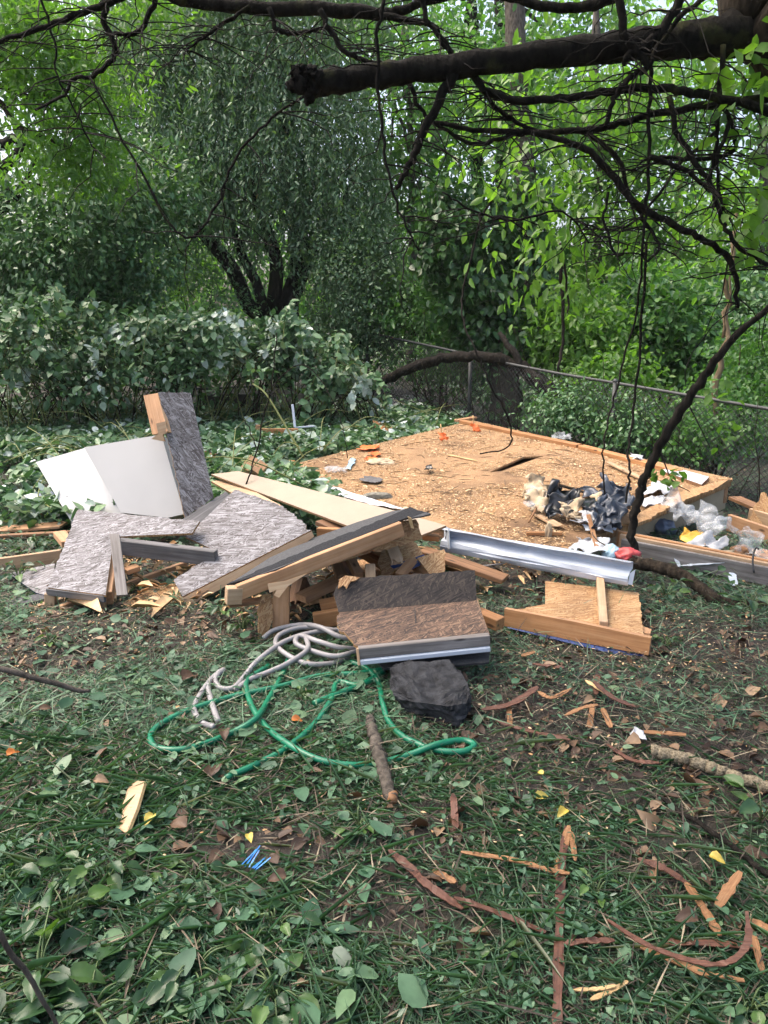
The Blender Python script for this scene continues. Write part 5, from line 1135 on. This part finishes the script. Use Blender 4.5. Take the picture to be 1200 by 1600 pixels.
panel("wood_shard", [ong(190, 1300, .03), ong(215, 1225, .05), ong(205, 1290, .05)], [(204, 1219), (226, 1221), (214, 1262), (198, 1302), (187, 1296), (180, 1303), (192, 1270), (190, 1262)], .012, M['wood_pale'], M['strip_pale'], label="pale torn wood shard on the leaves at left", cat="wood shard", jag={4: .003, 5: .004, 6: .004})
for k in range(6):
    p = ong(376+k*5+3*math.sin(k*7), 1353+k*1.2, .03); q = ong(402+k*3+9*math.sin(k*3), 1326+k*3+8*math.sin(k*5), .035+.02*math.sin(k*4))
    if k == 0: e = empty("blue_plastic_shreds", p, "bright blue plastic shreds on the grass below the hose", "plastic")
    ribbon("shred", [p, q], .004, .0015, M['blue'], parent=e)
dsheet("white_paper", [(984, 1152), (1010, 1160), (1006, 1146), (990, 1142)], 'whiterag', "torn white paper scrap near the fan of splinters", seed=21, amp=.02, deck=False, z=.03)

# ------------------------------------------------------------------ the overhanging tree with its dark limbs
def overhang():
    tb = gp(3.5, 3.9, -.2)
    e = empty("overhanging_tree", tb, "overhanging tree with dark bare limbs across the top right", "tree")
    tubeobj("trunk", [([tb, tb+Vector((-.05, .05, 1.0)), tb+Vector((-.35, .1, 2.0)), at(1235, 70, 4.2), at(1190, -20, 4.25), at(1165, -160, 4.3), at(1150, -500, 4.4)], [.26, .22, .19, .17], dict(sides=16, res=50, wob=.01, rough=.05))], M['bark_brown'], e)
    px = 4.1/CP/FPX
    def limb(name, pts, r, Y0, Y1=None, mat='bark_limb', **kw):
        Y1 = Y0 if Y1 is None else Y1; n = len(pts)
        P = [at(p[0], p[1], Y0+(Y1-Y0)*i/(n-1)) for i, p in enumerate(pts)]
        R = [x*px for x in (r if isinstance(r, (list, tuple)) else (r, r*.85, r*.6))]
        return tubeobj(name, [(P, R, {**dict(sides=9, res=n*5, wob=.004, rough=.05), **kw})], M[mat], e)
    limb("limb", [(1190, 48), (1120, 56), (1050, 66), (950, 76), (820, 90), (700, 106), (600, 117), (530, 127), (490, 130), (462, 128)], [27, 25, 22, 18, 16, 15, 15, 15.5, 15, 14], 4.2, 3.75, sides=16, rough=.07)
    limb("broken_end", [(500, 128), (482, 122), (470, 116), (460, 112)], [13, 14, 8], 3.76, sides=10, rough=.2)
    limb("broken_end", [(490, 132), (484, 150), (480, 166)], [12, 8, 2], 3.76, sides=8, rough=.15)
    limb("broken_end", [(480, 130), (460, 133), (447, 134)], [12, 8, 3], 3.76, sides=8, rough=.2)
    limb("limb", [(1010, -30), (925, 8), (850, 10), (780, -6), (700, -5), (640, 12), (600, 22), (520, 16), (400, 12), (290, 0), (200, -30)], [9, 7, 6, 6, 10, 10, 7], 4.4, 4.6, sides=10)
    B = [([(595, 25), (650, 33), (675, 40), (690, 65), (712, 92)], 8, 4.3), ([(655, -10), (672, 38), (690, 60), (712, 92)], 6, 4.2), ([(712, 112), (690, 150), (660, 210), (640, 258), (619, 295)], [13, 10, 8, 5], 3.95),
         ([(735, 115), (762, 142), (810, 158), (880, 155), (950, 144), (1020, 138), (1080, 145), (1150, 160), (1240, 185)], [8, 8, 9, 10], 4.0), ([(680, 192), (750, 203), (850, 207), (930, 203), (980, 190), (1060, 172), (1150, 160), (1230, 150)], [5, 7, 8, 9], 4.1),
         ([(830, 208), (900, 225), (940, 255), (975, 300), (1010, 330), (1060, 355), (1100, 375), (1130, 395), (1150, 430), (1152, 482)], [6, 8, 8, 7, 5], 4.0), ([(1045, 150), (1060, 210), (1090, 260), (1115, 300), (1130, 350), (1160, 390), (1230, 430)], [6, 6, 5, 5], 3.9),
         ([(1015, 245), (1070, 265), (1110, 300)], 6, 3.9), ([(1070, -15), (1040, 40), (1010, 70), (985, 85), (975, 100)], [10, 10, 6], 3.9), ([(965, -10), (980, 60), (1012, 102), (988, 120), (962, 150), (948, 195)], [9, 8, 6, 5], 3.9),
         ([(1110, -10), (1060, 30), (1020, 90), (1015, 160), (1012, 300), (1003, 400)], [6, 5, 4, 3], 3.95), ([(640, 130), (655, 165), (675, 190), (735, 225), (790, 215), (820, 208)], [5, 4, 5], 4.1),
         ([(900, 200), (960, 240), (990, 320), (1030, 380)], [6, 5, 3], 4.2), ([(735, 115), (790, 180), (850, 210)], [5, 5, 4], 4.1), ([(1130, 165), (1150, 230), (1090, 250), (1030, 245)], [5, 5, 4], 4.1),
         ([(500, 15), (515, 45), (540, 82), (575, 97), (610, 100)], [7, 6, 5], 4.3), ([(420, 12), (437, 48), (470, 52), (505, 44)], [6, 5, 4], 4.4), ([(390, 10), (330, 50), (290, 80)], [5, 4, 2], 4.5),
         ([(600, 0), (590, 60), (592, 150), (600, 230), (620, 320), (655, 392)], [4, 3.5, 3, 2], 3.7), ([(250, -20), (228, 35), (205, 55), (178, 52)], [7, 6, 5], 4.6), ([(165, -20), (165, 38), (178, 65), (176, 92), (145, 120), (113, 124), (100, 150), (55, 172)], [8, 7, 5, 3], 4.6),
         ([(260, -30), (180, 0), (130, 20), (60, 46), (-30, 75)], [9, 8, 7, 5], 4.5), ([(60, -10), (85, 60), (90, 120), (130, 200), (150, 240)], [3, 2.5, 2], 4.5), ([(140, 120), (200, 230), (262, 345), (300, 372), (340, 318), (370, 245), (420, 190), (475, 150)], [2.5, 3, 3, 3], 4.2),
         ([(920, 380), (880, 330), (800, 345), (740, 330), (690, 300)], [2, 3, 2], 4.2), ([(1120, 205), (1060, 260), (1000, 340), (950, 360), (900, 345)], [4, 3, 2], 4.1), ([(1140, 190), (1120, 260), (1130, 330)], [5, 4, 3], 4.0),
         ([(950, 300), (945, 350), (965, 400), (985, 380)], [3, 3, 2], 4.0), ([(1000, 340), (1030, 380), (1010, 410), (1003, 390)], [4, 3, 2], 4.0), ([(1130, 70), (1125, 150), (1120, 210), (1110, 280)], [6, 5, 4], 4.05)]
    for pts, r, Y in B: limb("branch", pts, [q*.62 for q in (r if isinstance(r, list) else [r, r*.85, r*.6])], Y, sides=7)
    # fine twigs
    rr = random.Random(5); tw = []
    for k in range(420):
        pts, r, Y = B[rr.randrange(len(B))]; i = rr.randrange(len(pts)-1); t = rr.random()
        x = pts[i][0]*(1-t)+pts[i+1][0]*t; y = pts[i][1]*(1-t)+pts[i+1][1]*t; a = rr.uniform(-.4, 3.5); L = rr.uniform(40, 170)
        dx, dy = math.cos(a)*L, abs(math.sin(a))*L*.9-10; cv = rr.uniform(-25, 25)
        Yb = Y+rr.uniform(-.5, .6)
        tw.append(([at(x, y, Y), at(x+dx*.5+cv, y+dy*.4, (Y+Yb)/2), at(x+dx+cv*.3, y+dy, Yb)], [.0042, .003, .0014], dict(sides=4, res=7, wob=.01)))
    tubeobj("twigs", tw, M['bark_dark'], e)["kind"] = "stuff"
    # leaves hanging in front at right and above the frame
    g2 = np.random.default_rng(3)
    ells = [px_ell(1190, 130, 3.9, 45, 60, .3), px_ell(1185, 250, 3.9, 40, 50, .3), px_ell(1180, 340, 3.9, 35, 40, .25), px_ell(1150, 120, 4.3, 50, 30, .3)]
    leafobj("leaves", [crown_leaves(g2, ells, 34, 5, .09, .10, gap=.0, aspect=.62)], M['lf_bright'], e)
    ells = [px_ell(890, 330, 5.2, 150, 90, .6), px_ell(1000, 380, 5.2, 110, 70, .6), px_ell(780, 250, 5.6, 110, 60, .6), px_ell(920, 130, 5.8, 190, 60, .7), px_ell(860, 430, 5.4, 60, 60, .4)]
    leafobj("leaves", [crown_leaves(g2, ells, 300, 5, .12, .085, gap=.25, aspect=.5, droop=.9)], M['lf_bright'], e)
    top = [(0.8, 3.2, 4.6, 3.2, 2.4, .7), (2.6, 2.0, 4.8, 2.6, 2.4, .8), (-1.8, 2.6, 4.8, 2.2, 2.0, .7), (3.2, 4.8, 4.9, 2.0, 1.6, .8)]
    leafobj("crown", [crown_leaves(g2, top, 1500, 8, .16, .11, gap=.3, aspect=.55)], M['lf_mid'], e)
overhang()
# dark stem arching down to the rubbish and the vines hanging over the platform
e = empty("arching_stem", at(990, 860, 4.78), "thick dark stem arching from the ground to the right border", "stem")
tubeobj("stem", [([at(992, 868, 4.75), at(988, 825, 4.76), at(996, 785, 4.75), at(1015, 730, 4.7), at(1058, 652, 4.6), at(1108, 580, 4.5), at(1150, 525, 4.4), at(1230, 462, 4.3)], [.026, .026, .028, .029, .027, .020, .015], dict(sides=10, res=50, wob=.006, rough=.08))], M['bark_dark'], e)
tubeobj("twig", [([at(1075, 630, 4.58), at(1095, 670, 4.5), at(1110, 700, 4.5)], [.005, .004, .002], {}), ([at(1030, 700, 4.66), at(1050, 750, 4.6), at(1078, 768, 4.55)], [.005, .004, .002], {})], M['bark_dark'], e)
g3 = np.random.default_rng(4)
leafobj("leaves", [crown_leaves(g3, [px_ell(1040, 745, 4.6, 14, 10, .08)], 5, 4, .03, .06, gap=0, aspect=.8), crown_leaves(g3, [px_ell(1110, 610, 4.5, 25, 30, .1), px_ell(1140, 680, 4.5, 20, 30, .1)], 8, 4, .05, .065, gap=0, aspect=.8)], M['lf_bright'], e)
VN = [([(1003, 390), (998, 470), (975, 560), (955, 640), (943, 700), (945, 772)], .007, 4.6, "thin straight vine hanging above the large rubbish bag"),
      ([(1010, 380), (1002, 520), (992, 620), (982, 700), (984, 740), (978, 786)], .009, 4.55, "knobbly vine hanging just left of the arching stem"),
      ([(785, 280), (750, 350), (725, 450), (722, 495), (745, 552), (768, 605), (793, 650), (800, 685), (786, 703), (750, 709)], .007, 5.0, "long vine with a hooked end over the platform"),
      ([(876, 380), (878, 450), (880, 520), (872, 580)], .02, 7.5, "dead dark upright stem before the ivy trunk's right side"),
      ([(880, 400), (888, 470), (885, 500)], .012, 7.6, "second thin dead stem beside the upright one"),
      ([(440, 640), (430, 600), (470, 570), (505, 600), (530, 650), (540, 690), (543, 716)], .006, 7.4, "dark curved twig arching over the platform's left edge"),
      ([(383, 762), (400, 710), (412, 650), (425, 600), (432, 520)], .006, 5.6, "thin dark shoot rising beside the beige board's left end"),
      ([(400, 700), (390, 670), (380, 655)], .005, 5.7, "short forked twig beside the thin dark shoot")]
for pts, r, Y, lab in VN:
    o = tubeobj("hanging_vine", [([at(x, y, Y+.15*math.sin(i)) for i, (x, y) in enumerate(pts)], [r, r*.9, r*.7], dict(sides=6, res=len(pts)*5, wob=.004))], M['bark_dark']); tag(o, lab, "vine")
# green cane arching beside the frame
e = empty("green_cane", at(475, 715, 8.0), "pale green bramble cane bending up with a tuft of leaves", "cane")
tubeobj("cane", [([at(475, 716, 8.0), at(460, 690, 8.0), at(440, 655, 8.1), at(415, 615, 8.2), at(395, 600, 8.3)], [.013, .012, .008], {})], M['cane'], e)
leafobj("leaves", [crown_leaves(g3, [px_ell(402, 590, 8.3, 10, 15, .1)], 5, 4, .05, .10, gap=0, aspect=.6)], M['lf_bramble'], e)
# out-of-focus twigs close to the camera at the left
for lab, pts, r in (("blurred grey twig crossing the lower left corner", [(-30, 1420, .95), (20, 1490, .95), (60, 1550, .96), (110, 1640, .97)], .0045), ("thin brown twig reaching in from the left border", [(-40, 1035, 1.6), (60, 1060, 1.62), (120, 1078, 1.65), (140, 1080, 1.66)], .007)):
    o = tubeobj("twig", [([at(*p) for p in pts], [r, r*.9, r*.6], dict(res=16, wob=.001))], M['bark_grey']); tag(o, lab, "twig")

# ------------------------------------------------------------------ ground cover
g4 = np.random.default_rng(21)
def inquad(x, y, q):
    ok = np.ones(len(x), bool)
    s = None
    for i in range(4):
        a, b = q[i], q[(i+1) % 4]; c = (b[0]-a[0])*(y-a[1])-(b[1]-a[1])*(x-a[0]); ok &= (c < 0)
    return ok
def inhole(x, y, hx, hy):
    s = np.ones(len(x), bool)*False; n = len(hx)
    for i in range(n):
        j = (i+1) % n; c = ((hy[i] > y) != (hy[j] > y)) & (x < (hx[j]-hx[i])*(y-hy[i])/(hy[j]-hy[i]+1e-9)+hx[i]); s ^= c
    return s
PLQ = [(PF.x, PF.y), (PR.x, PR.y), (PN.x, PN.y), (PL.x, PL.y)]
def scatter(bands):
    X, Y = [], []
    for y0, y1, dens in bands:
        w = lambda y: .62*y+1.0
        A = (y1-y0)*(w(y0)+w(y1)); n = int(A*dens)
        y = g4.uniform(y0, y1, n*2); x = g4.uniform(-1, 1, n*2)*w(y1); k = np.abs(x) < w(y); x, y = x[k][:n], y[k][:n]
        X.append(x); Y.append(y)
    x, y = np.concatenate(X), np.concatenate(Y)
    k = ~inquad(x, y, PLQ); return x[k], y[k]
def ell(x, y, cx, cy, rx, ry): return np.clip(1-(((x-cx)/rx)**2+((y-cy)/ry)**2), 0, 1)
bare_pts = [(ong(1060, 1010), 1.3, .7), (ong(1090, 1200), 1.0, .6), (ong(860, 1120), .65, .45), (ong(260, 985), 1.2, .4), (ong(80, 1020), .6, .3), (ong(1050, 1340), .4, .3), (ong(420, 1330), .3, .2), (ong(700, 1290), .3, .2), (ong(780, 900), .6, .35), (ong(540, 960), .8, .5), (ong(150, 950), .6, .3), (ong(660, 1400), .25, .2), (ong(560, 900), .9, .7), (ong(250, 880), 1.2, .5)]
def bare(x, y):
    b = np.zeros(len(x))
    for p, rx, ry in bare_pts: b = np.maximum(b, ell(x+.25*(vnoise(x*3, y*3, 51)-.5), y+.25*(vnoise(x*3, y*3, 52)-.5), p.x, p.y, rx, ry))
    return np.clip(b*1.3, 0, 1)
def thin(x, y, floor=.25, seed=8, strength=.84):
    n = vnoise(x*2.2, y*2.2, seed)*.6+vnoise(x*6, y*6, seed+1)*.4
    p = np.clip((n-.18)*2.8, floor, 1)*(1-strength*bare(x, y)); k = g4.random(len(x)) < p
    return x[k], y[k]
def lay(x, y, size, dz=(0, .03), tilt=.35, aspect=.6, fold=.25, droop=.1, rnd=None, flatup=1.0, lean=0.0, fine=0):
    n = len(x); z = gh(x, y)+g4.uniform(dz[0], dz[1], n); a = g4.uniform(0, 2*np.pi, n)
    D = np.stack([np.cos(a), np.sin(a), g4.normal(lean, tilt, n)], 1); U = g4.normal(0, tilt, (n, 3))+np.array([0, 0, flatup])
    return ((leafarr1, leafarr, leafarr2)[int(fine)+1])(np.stack([x, y, z], 1), size, D, U, aspect, fold, droop, rng=g4, rnd=rnd)
# grass
x, y = thin(*scatter([(.7, 2.4, 13000), (2.4, 4.2, 9500), (4.2, 7, 2400), (7, 13, 500)]), floor=.4)
n = len(x); z = gh(x, y); a = g4.uniform(0, 2*np.pi, n); L = g4.gamma(3.2, .022, n)+.02; ln = g4.uniform(.5, 2.4, n)
D = np.stack([np.cos(a)*ln, np.sin(a)*ln, g4.uniform(.0, .7, n)], 1)
Ug = np.stack([-np.cos(a)*.4, -np.sin(a)*.4, np.ones(n)], 1); Pg = np.stack([x, y, z], 1); asp_ = np.clip(g4.uniform(.002, .0055, n)/L, .02, .14)
k = y < 2.7; GR = [leafarr(Pg[k], L[k], D[k], Ug[k], asp_[k], .2, .22, rng=g4), leafarr1(Pg[~k], L[~k], D[~k], Ug[~k]+g4.normal(0, .75, ((~k).sum(), 3)), asp_[~k], .2, .15, rng=g4)]
tag(leafobj("grass", GR, M['lf_grass']), "trampled green grass blades over the clearing", "grass", kind="stuff")
# flattened green leaves
x, y = thin(*scatter([(.7, 2.4, 470), (2.4, 4.2, 470), (4.2, 7, 430), (7, 12.5, 330)]), floor=.45, seed=14)
sz = np.clip(g4.gamma(3, .0115, len(x))+.01, 0, .085)*np.where(x < .1*y, 1.15, .72)
k = y < 4.6; tag(leafobj("ground_cover", [lay(x[q], y[q], sz[q], (.0, .04), .28, g4.uniform(.36, .78, q.sum()), droop=.22, fine=f_) for q, f_ in ((k, 1), (~k, 0))], M['lf_ground']), "flattened damp green leaves covering the clearing", "ground cover", kind="stuff")
# small clover-sized leaves low in the grass
x, y = thin(*scatter([(.7, 2.4, 1500), (2.4, 4.2, 1300), (4.2, 6.5, 500)]), floor=.45, seed=24)
tag(leafobj("small_leaves", lay(x, y, g4.uniform(.012, .032, len(x)), (0, .05), .5, g4.uniform(.3, .6, len(x)), fine=0), M['lf_ground']), "small green leaves low in the grass", "ground cover", kind="stuff")
# dead leaves
x, y = scatter([(.7, 2.4, 220), (2.4, 4.2, 300), (4.2, 7, 260), (7, 12.5, 150)])
k = g4.random(len(x)) < (.14+.7*bare(x, y)); x, y = x[k], y[k]
tag(leafobj("leaf_litter", lay(x, y, np.clip(g4.gamma(2.5, .013, len(x))+.008, 0, .07), (.0, .02), .35, g4.uniform(.4, .9, len(x)), .8, .3, fine=1), M['lf_dead']), "brown leaf litter on the bare soil", "leaf litter", kind="stuff")
# litter twigs and straw
x, y = scatter([(.7, 2.4, 500), (2.4, 4.2, 650), (4.2, 7, 260), (7, 12, 60)]); n = len(x); L = g4.gamma(2.2, .035, n)+.02
V, F, R = lay(x, y, L, (.005, .04), .12, np.clip(.005/L, .015, .14), 2.0, .03, fine=-1)
tag(leafobj("twig_litter", (V, F, R), M['twigs']), "fine broken twigs and straw strewn on the ground", "twig litter", kind="stuff")
# fine dark mulch: shredded stems, bark crumbs and clippings
x, y = scatter([(.7, 2.4, 1500), (2.4, 4.4, 2600), (4.4, 6.5, 900)]); n = len(x); L = g4.gamma(2.0, .010, n)+.006
tag(leafobj("mulch", lay(x, y, L, (.0, .022), .35, np.clip(g4.uniform(.002, .008, n)/L, .05, .8), .8, .1, fine=-1), M['twigs']), "fine dark mulch and crumbs on the soil", "mulch", kind="stuff")
# wood chips on the ground near the heap
x, y = scatter([(2.0, 3.2, 110), (3.2, 5.6, 380)]); k = g4.random(len(x)) < (.12+.9*bare(x, y)); x, y = x[k], y[k]
tag(leafobj("wood_chips", lay(x, y, g4.uniform(.006, .022, len(x)), (.005, .03), .3, .5), M['chips']), "pale wood chips scattered round the heap", "wood chips", kind="stuff")
# sawdust flakes and bits on the deck
n = 60000; u, v = g4.random(n), g4.random(n)
A_, B_, C_, D_ = [np.array(list(p)) for p in (PF, PR, PN, PL)]
P = (A_*(1-u[:, None])+B_*u[:, None])*(1-v[:, None])+(D_*(1-u[:, None])+C_*u[:, None])*v[:, None]; P[:, 2] += .004
hc = [onp(*q) for q in ((764, 738), (820, 713), (854, 711), (842, 718), (792, 735))]; hx = np.array([q.x for q in hc]); hy = np.array([q.y for q in hc])
d = vnoise(P[:, 0]*3, P[:, 1]*3, 31); k = (d > .25) & ~((P[:, 0] > hx.min()-.03) & (P[:, 0] < hx.max()+.03) & (P[:, 1] > hy.min()-.03) & (P[:, 1] < hy.max()+.03) & inhole(P[:, 0], P[:, 1], hx, hy)); P = P[k]; n = len(P)
a = g4.uniform(0, 6.28, n); D = np.stack([np.cos(a), np.sin(a), g4.normal(.05, .2, n)], 1)
V, F, R = leafarr1(P, g4.gamma(2, .005, n)+.005, D, g4.normal(0, .3, (n, 3))+np.array([0, 0, 1]), .45, .3, .05, rng=g4)
tag(leafobj("sawdust", (V, F, R), M['chips']), "sawdust flakes strewn over the platform deck", "sawdust", kind="stuff")
n = 260; u, v = g4.random(n), g4.random(n)**.8
P = (A_*(1-u[:, None])+B_*u[:, None])*(1-v[:, None])+(D_*(1-u[:, None])+C_*u[:, None])*v[:, None]; P[:, 2] += .01
a = g4.uniform(0, 6.28, n); L = g4.gamma(2, .06, n)+.03; D = np.stack([np.cos(a), np.sin(a), g4.normal(.0, .06, n)], 1)
V, F, R = leafarr(P, L, D, g4.normal(0, .3, (n, 3))+np.array([0, 0, 1]), np.clip(.006/L, .015, .2), 1.5, .0, rnd=g4.random(n)*.7)
tag(leafobj("deck_twigs", (V, F, R), M['twigs']), "dark twigs and bark bits on the sawdust deck", "twig litter", kind="stuff")
# trampled bramble leaves between the heap and the hedge
x, y = scatter([(5.6, 8, 260), (8, 11.8, 230)]); k = ((x < -.4-.12*(y-6)) | (y > 8.6)) & (x < 1.2) & (vnoise(x*1.6, y*1.6, 77)*.6+vnoise(x*4, y*4, 78)*.4 > .36); x, y = x[k], y[k]
x = np.repeat(x, 5)+g4.normal(0, .08, len(x)*5); y = np.repeat(y, 5)+g4.normal(0, .08, len(y)*5); k = ~inquad(x, y, PLQ); x, y = x[k], y[k]
tag(leafobj("trampled_brambles", lay(x, y, np.clip(g4.gamma(4, .021, len(x)), .03, .14), (.03, .26), .55, g4.uniform(.5, .8, len(x)), .2, .15, fine=0), M['lf_bramble']), "trampled pale-leaved brambles behind the heap", "brambles", kind="stuff")
# weeds right of the gutter and in front of the heap
def weed(label, px, py, n, size, h, mat='lf_weed', spread=.1, group="broad-leaved weeds in the grass", aspect=.62):
    b = ong(px, py); e = empty("weed", b, label, "weed", group); sp = []
    rr = random.Random(px*7+py)
    for k in range(n):
        a = rr.uniform(0, 6.28); r = rr.uniform(.3, 1)*spread; t = b+Vector((math.cos(a)*r, math.sin(a)*r, rr.uniform(.3, 1)*h))
        sp.append(([b+Vector((0, 0, -.01)), b.lerp(t, .5)+Vector((0, 0, .02)), t], [.003, .0025, .002], dict(sides=4)))
        s = size*rr.uniform(.65, 1.2); D = Vector((math.cos(a+rr.uniform(-.6, .6)), math.sin(a+rr.uniform(-.6, .6)), rr.uniform(-.5, .3))); U = Vector((rr.gauss(0, .35), rr.gauss(0, .35)-.2, 1))
        o = link("leaf", LEAFME[rr.randrange(len(LEAFME))][mat], frame3(t, D, U) @ Matrix.Diagonal((s, s*aspect, s, 1)), e)
    tubeobj("stems", sp, M['stalk'], e)
LEAFME = []
def leafdetail(k):
    rr = random.Random(k); rows = 9; V = []; F = []
    for i in range(rows):
        t = i/(rows-1); w = .5*(math.sin(math.pi*min(1, t**.72))**.8) if 0 < t < 1 else 0.0
        if 0 < t < 1: w *= 1+(.06 if i % 2 else -.05)
        for j, s_ in enumerate((-1, -.5, 0, .5, 1)):
            V.append((t, s_*w, abs(s_)*w*.28-.22*t*t+.02*math.sin(t*9+s_*3+k)-(.012 if s_ == 0 else 0)))
    for i in range(rows-1):
        for j in range(4): a = i*5+j; F.append((a, a+5, a+6, a+1))
    return np.array(V), np.array(F), rr.random()
for k in range(6):
    V, F, r = leafdetail(k); dct = {}
    for mt in ('lf_weed', 'lf_ground', 'lf_yellow', 'lf_orange', 'lf_dead'):
        me = mesh_np("leaf", V, F4=F, rnd=np.full(len(V), (k+.5)/6), smooth=True); me.materials.append(M[mt]); dct[mt] = me
    LEAFME.append(dct)
WD = [("big-leaved weed at the lower left corner", 60, 1540, 9, .13, .10), ("tall weed with an upright leaf at lower left", 165, 1380, 6, .075, .09), ("broad weed on the bottom edge left of centre", 140, 1585, 9, .11, .08), ("weed with a yellowish leaf near the blue shreds' left", 105, 1440, 7, .075, .08),
      ("weed at the left border halfway down the grass", 10, 1390, 6, .085, .08), ("spreading weed at bottom centre-left", 300, 1520, 8, .085, .06), ("serrated weed left of the blue plastic shreds", 300, 1370, 7, .075, .05), ("low weed at the bottom near the centre", 430, 1560, 8, .08, .06),
      ("small weed below the blue plastic shreds", 430, 1450, 7, .07, .05), ("leafy weed just under the grey cable's loop", 560, 1035, 8, .05, .07), ("weed clump left of the standing post", 380, 985, 9, .07, .10), ("weed between the post and the middle panel", 345, 965, 8, .07, .09), ("leafy weed in the hose's left loop", 300, 1140, 7, .05, .04),
      ("weed inside the middle hose loop", 470, 1095, 8, .045, .06), ("weed at the hose crossing", 440, 1195, 7, .05, .04), ("pale weed right of the short log", 830, 1165, 6, .05, .06), ("weed below the broken branch at right", 1040, 935, 9, .085, .12), ("leafy shoot under the plank bundle", 1100, 925, 9, .085, .13), ("big weed at the right border under the planks", 1170, 955, 9, .10, .14),
      ("pale weed beside the tan wall piece's right end", 1040, 1010, 7, .06, .05), ("dark weed at the right border by the long dark stick", 1190, 1280, 7, .09, .08), ("weed at the lower right corner", 1170, 1580, 7, .06, .05), ("weed on the left border above the pale twig", 40, 1130, 7, .06, .05), ("leafy weed at the left edge of the bare soil", 80, 1010, 8, .065, .08),
      ("weed under the longest strip's left side", 780, 1500, 7, .05, .05), ("weed between the longest strip and the curling strip", 930, 1400, 6, .05, .05), ("weed between log and dark strip at left", 560, 1290, 7, .055, .04), ("weed clump at the foot of the L-shaped panel", 215, 925, 8, .06, .08), ("weed in front of the pale knotty board", 30, 905, 9, .09, .12), ("weed behind the pale knotty board", 60, 858, 9, .09, .12)]
for lab, px_, py_, n, s, h in WD: weed(lab, px_, py_, int(n*1.4), s*.74, h, spread=s*1.2)
FL = [(455, 1124, 'lf_orange', .045, "curled orange leaf inside the middle hose loop"), (330, 1213, 'lf_dead', .10, "large crumpled brown leaf at the hose's end"), (448, 1368, 'lf_dead', .055, "tan leaf right of the blue plastic shreds"), (388, 1303, 'lf_yellow', .035, "small orange-yellow leaf above the blue shreds"), (838, 1248, 'lf_yellow', .055, "yellow leaf standing above the longest strip"), (849, 1210, 'lf_yellow', .03, "small pale yellow leaf above the other yellow leaf"), (885, 1264, 'lf_yellow', .045, "ragged yellow leaf at the top of the longest strip"), (1108, 1336, 'lf_yellow', .045, "pale yellow leaf near the long dark stick"),
      (285, 1062, 'lf_dead', .10, "large brown leaf left of the grey cable"), (292, 1292, 'lf_dead', .07, "brown leaf cluster below the pale wood shard"), (240, 1272, 'lf_yellow', .05, "yellow leaf right of the pale wood shard"), (147, 1218, 'lf_dead', .05, "pinkish brown leaf left of the pale wood shard"), (440, 1265, 'lf_dead', .04, "small tan leaf below the hose crossing"), (1090, 1432, 'lf_dead', .06, "brown leaf left of the tan slanting strip"), (350, 1140, 'lf_dead', .06, "brown leaf at the grey cable's lower end"), (60, 1108, 'lf_dead', .05, "brown leaf near the left border"), (1060, 1172, 'lf_dead', .05, "pale brown leaf behind the lichen branch"), (165, 1395, 'lf_weed', .05, "bright green fallen leaf at lower left"), (622, 977, 'lf_yellow', .04, "small yellow leaf on the dark bent OSB"), (10, 1180, 'lf_orange', .05, "orange sliver of leaf at the left border")]
for i, (px_, py_, mt, s, lab) in enumerate(FL):
    p = ong(px_, py_, .045) if i != 18 else onz(px_, py_, .205)
    a = i*1.7; o = link("fallen_leaf", LEAFME[i % 6][mt], frame3(p, Vector((math.cos(a), math.sin(a), .1)), Vector((.1*math.sin(i), -.35, 1))) @ Matrix.Diagonal((s, s*.7, s*1.6, 1)))
    tag(o, lab, "leaf", "single fallen leaves")

# broken canes lying among the trampled brambles
rr = random.Random(9); sp = []
for k in range(150):
    x = rr.uniform(-6, .9); y = rr.uniform(6, 11.5)
    if x > -.4-.12*(y-6) and y < 8.8: continue
    p = gp(x, y, rr.uniform(.05, .25)); an = rr.uniform(0, 6.28); L = rr.uniform(.3, 1.1)
    q = p+Vector((math.cos(an)*L, math.sin(an)*L, rr.uniform(-.05, .35))); m_ = p.lerp(q, .5)+Vector((0, 0, rr.uniform(.0, .15)))
    sp.append(([p, m_, q], [.006, .005, .003], dict(sides=4, res=7)))
tag(tubeobj("broken_canes", sp, M['cane']), "broken green canes among the trampled brambles", "canes", kind="stuff")

# splintered wood fragments under and round the heap
x = g4.uniform(-2.4, 1.2, 900); y = g4.uniform(3.6, 5.6, 900); k = ell(x, y, -.55, 4.55, 1.75, .85) > g4.random(900)*.5; x, y = x[k], y[k]
tag(leafobj("wood_fragments", lay(x, y, g4.gamma(3, .022, len(x))+.02, (.01, .07), .3, g4.uniform(.12, .35, len(x)), 1.2, .05), M['chips']), "splintered wood fragments under the heap", "wood fragments", kind="stuff")

# thin haze volume, added to lift the dark tones of the woods
bm = bmesh.new(); bmesh.ops.create_cube(bm, size=1.0)
for v in bm.verts: v.co = Vector((v.co.x*130, v.co.y*130+10, -4+(v.co.z+.5)*26))
me = bpy.data.meshes.new("haze"); bm.to_mesh(me); bm.free()
hm = bpy.data.materials.new("haze"); hm.use_nodes = True; hn = hm.node_tree; hn.nodes.remove(hn.nodes["Principled BSDF"])
pv = hn.nodes.new("ShaderNodeVolumePrincipled"); pv.inputs["Color"].default_value = (.92, .97, 1, 1); pv.inputs["Density"].default_value = HAZE; hn.links.new(pv.outputs[0], hn.nodes["Material Output"].inputs["Volume"])
if HAZE > 0: tag(link("haze", me, None, None, [hm]), "thin pale haze volume added to lift the dark woods", "haze", kind="stuff")
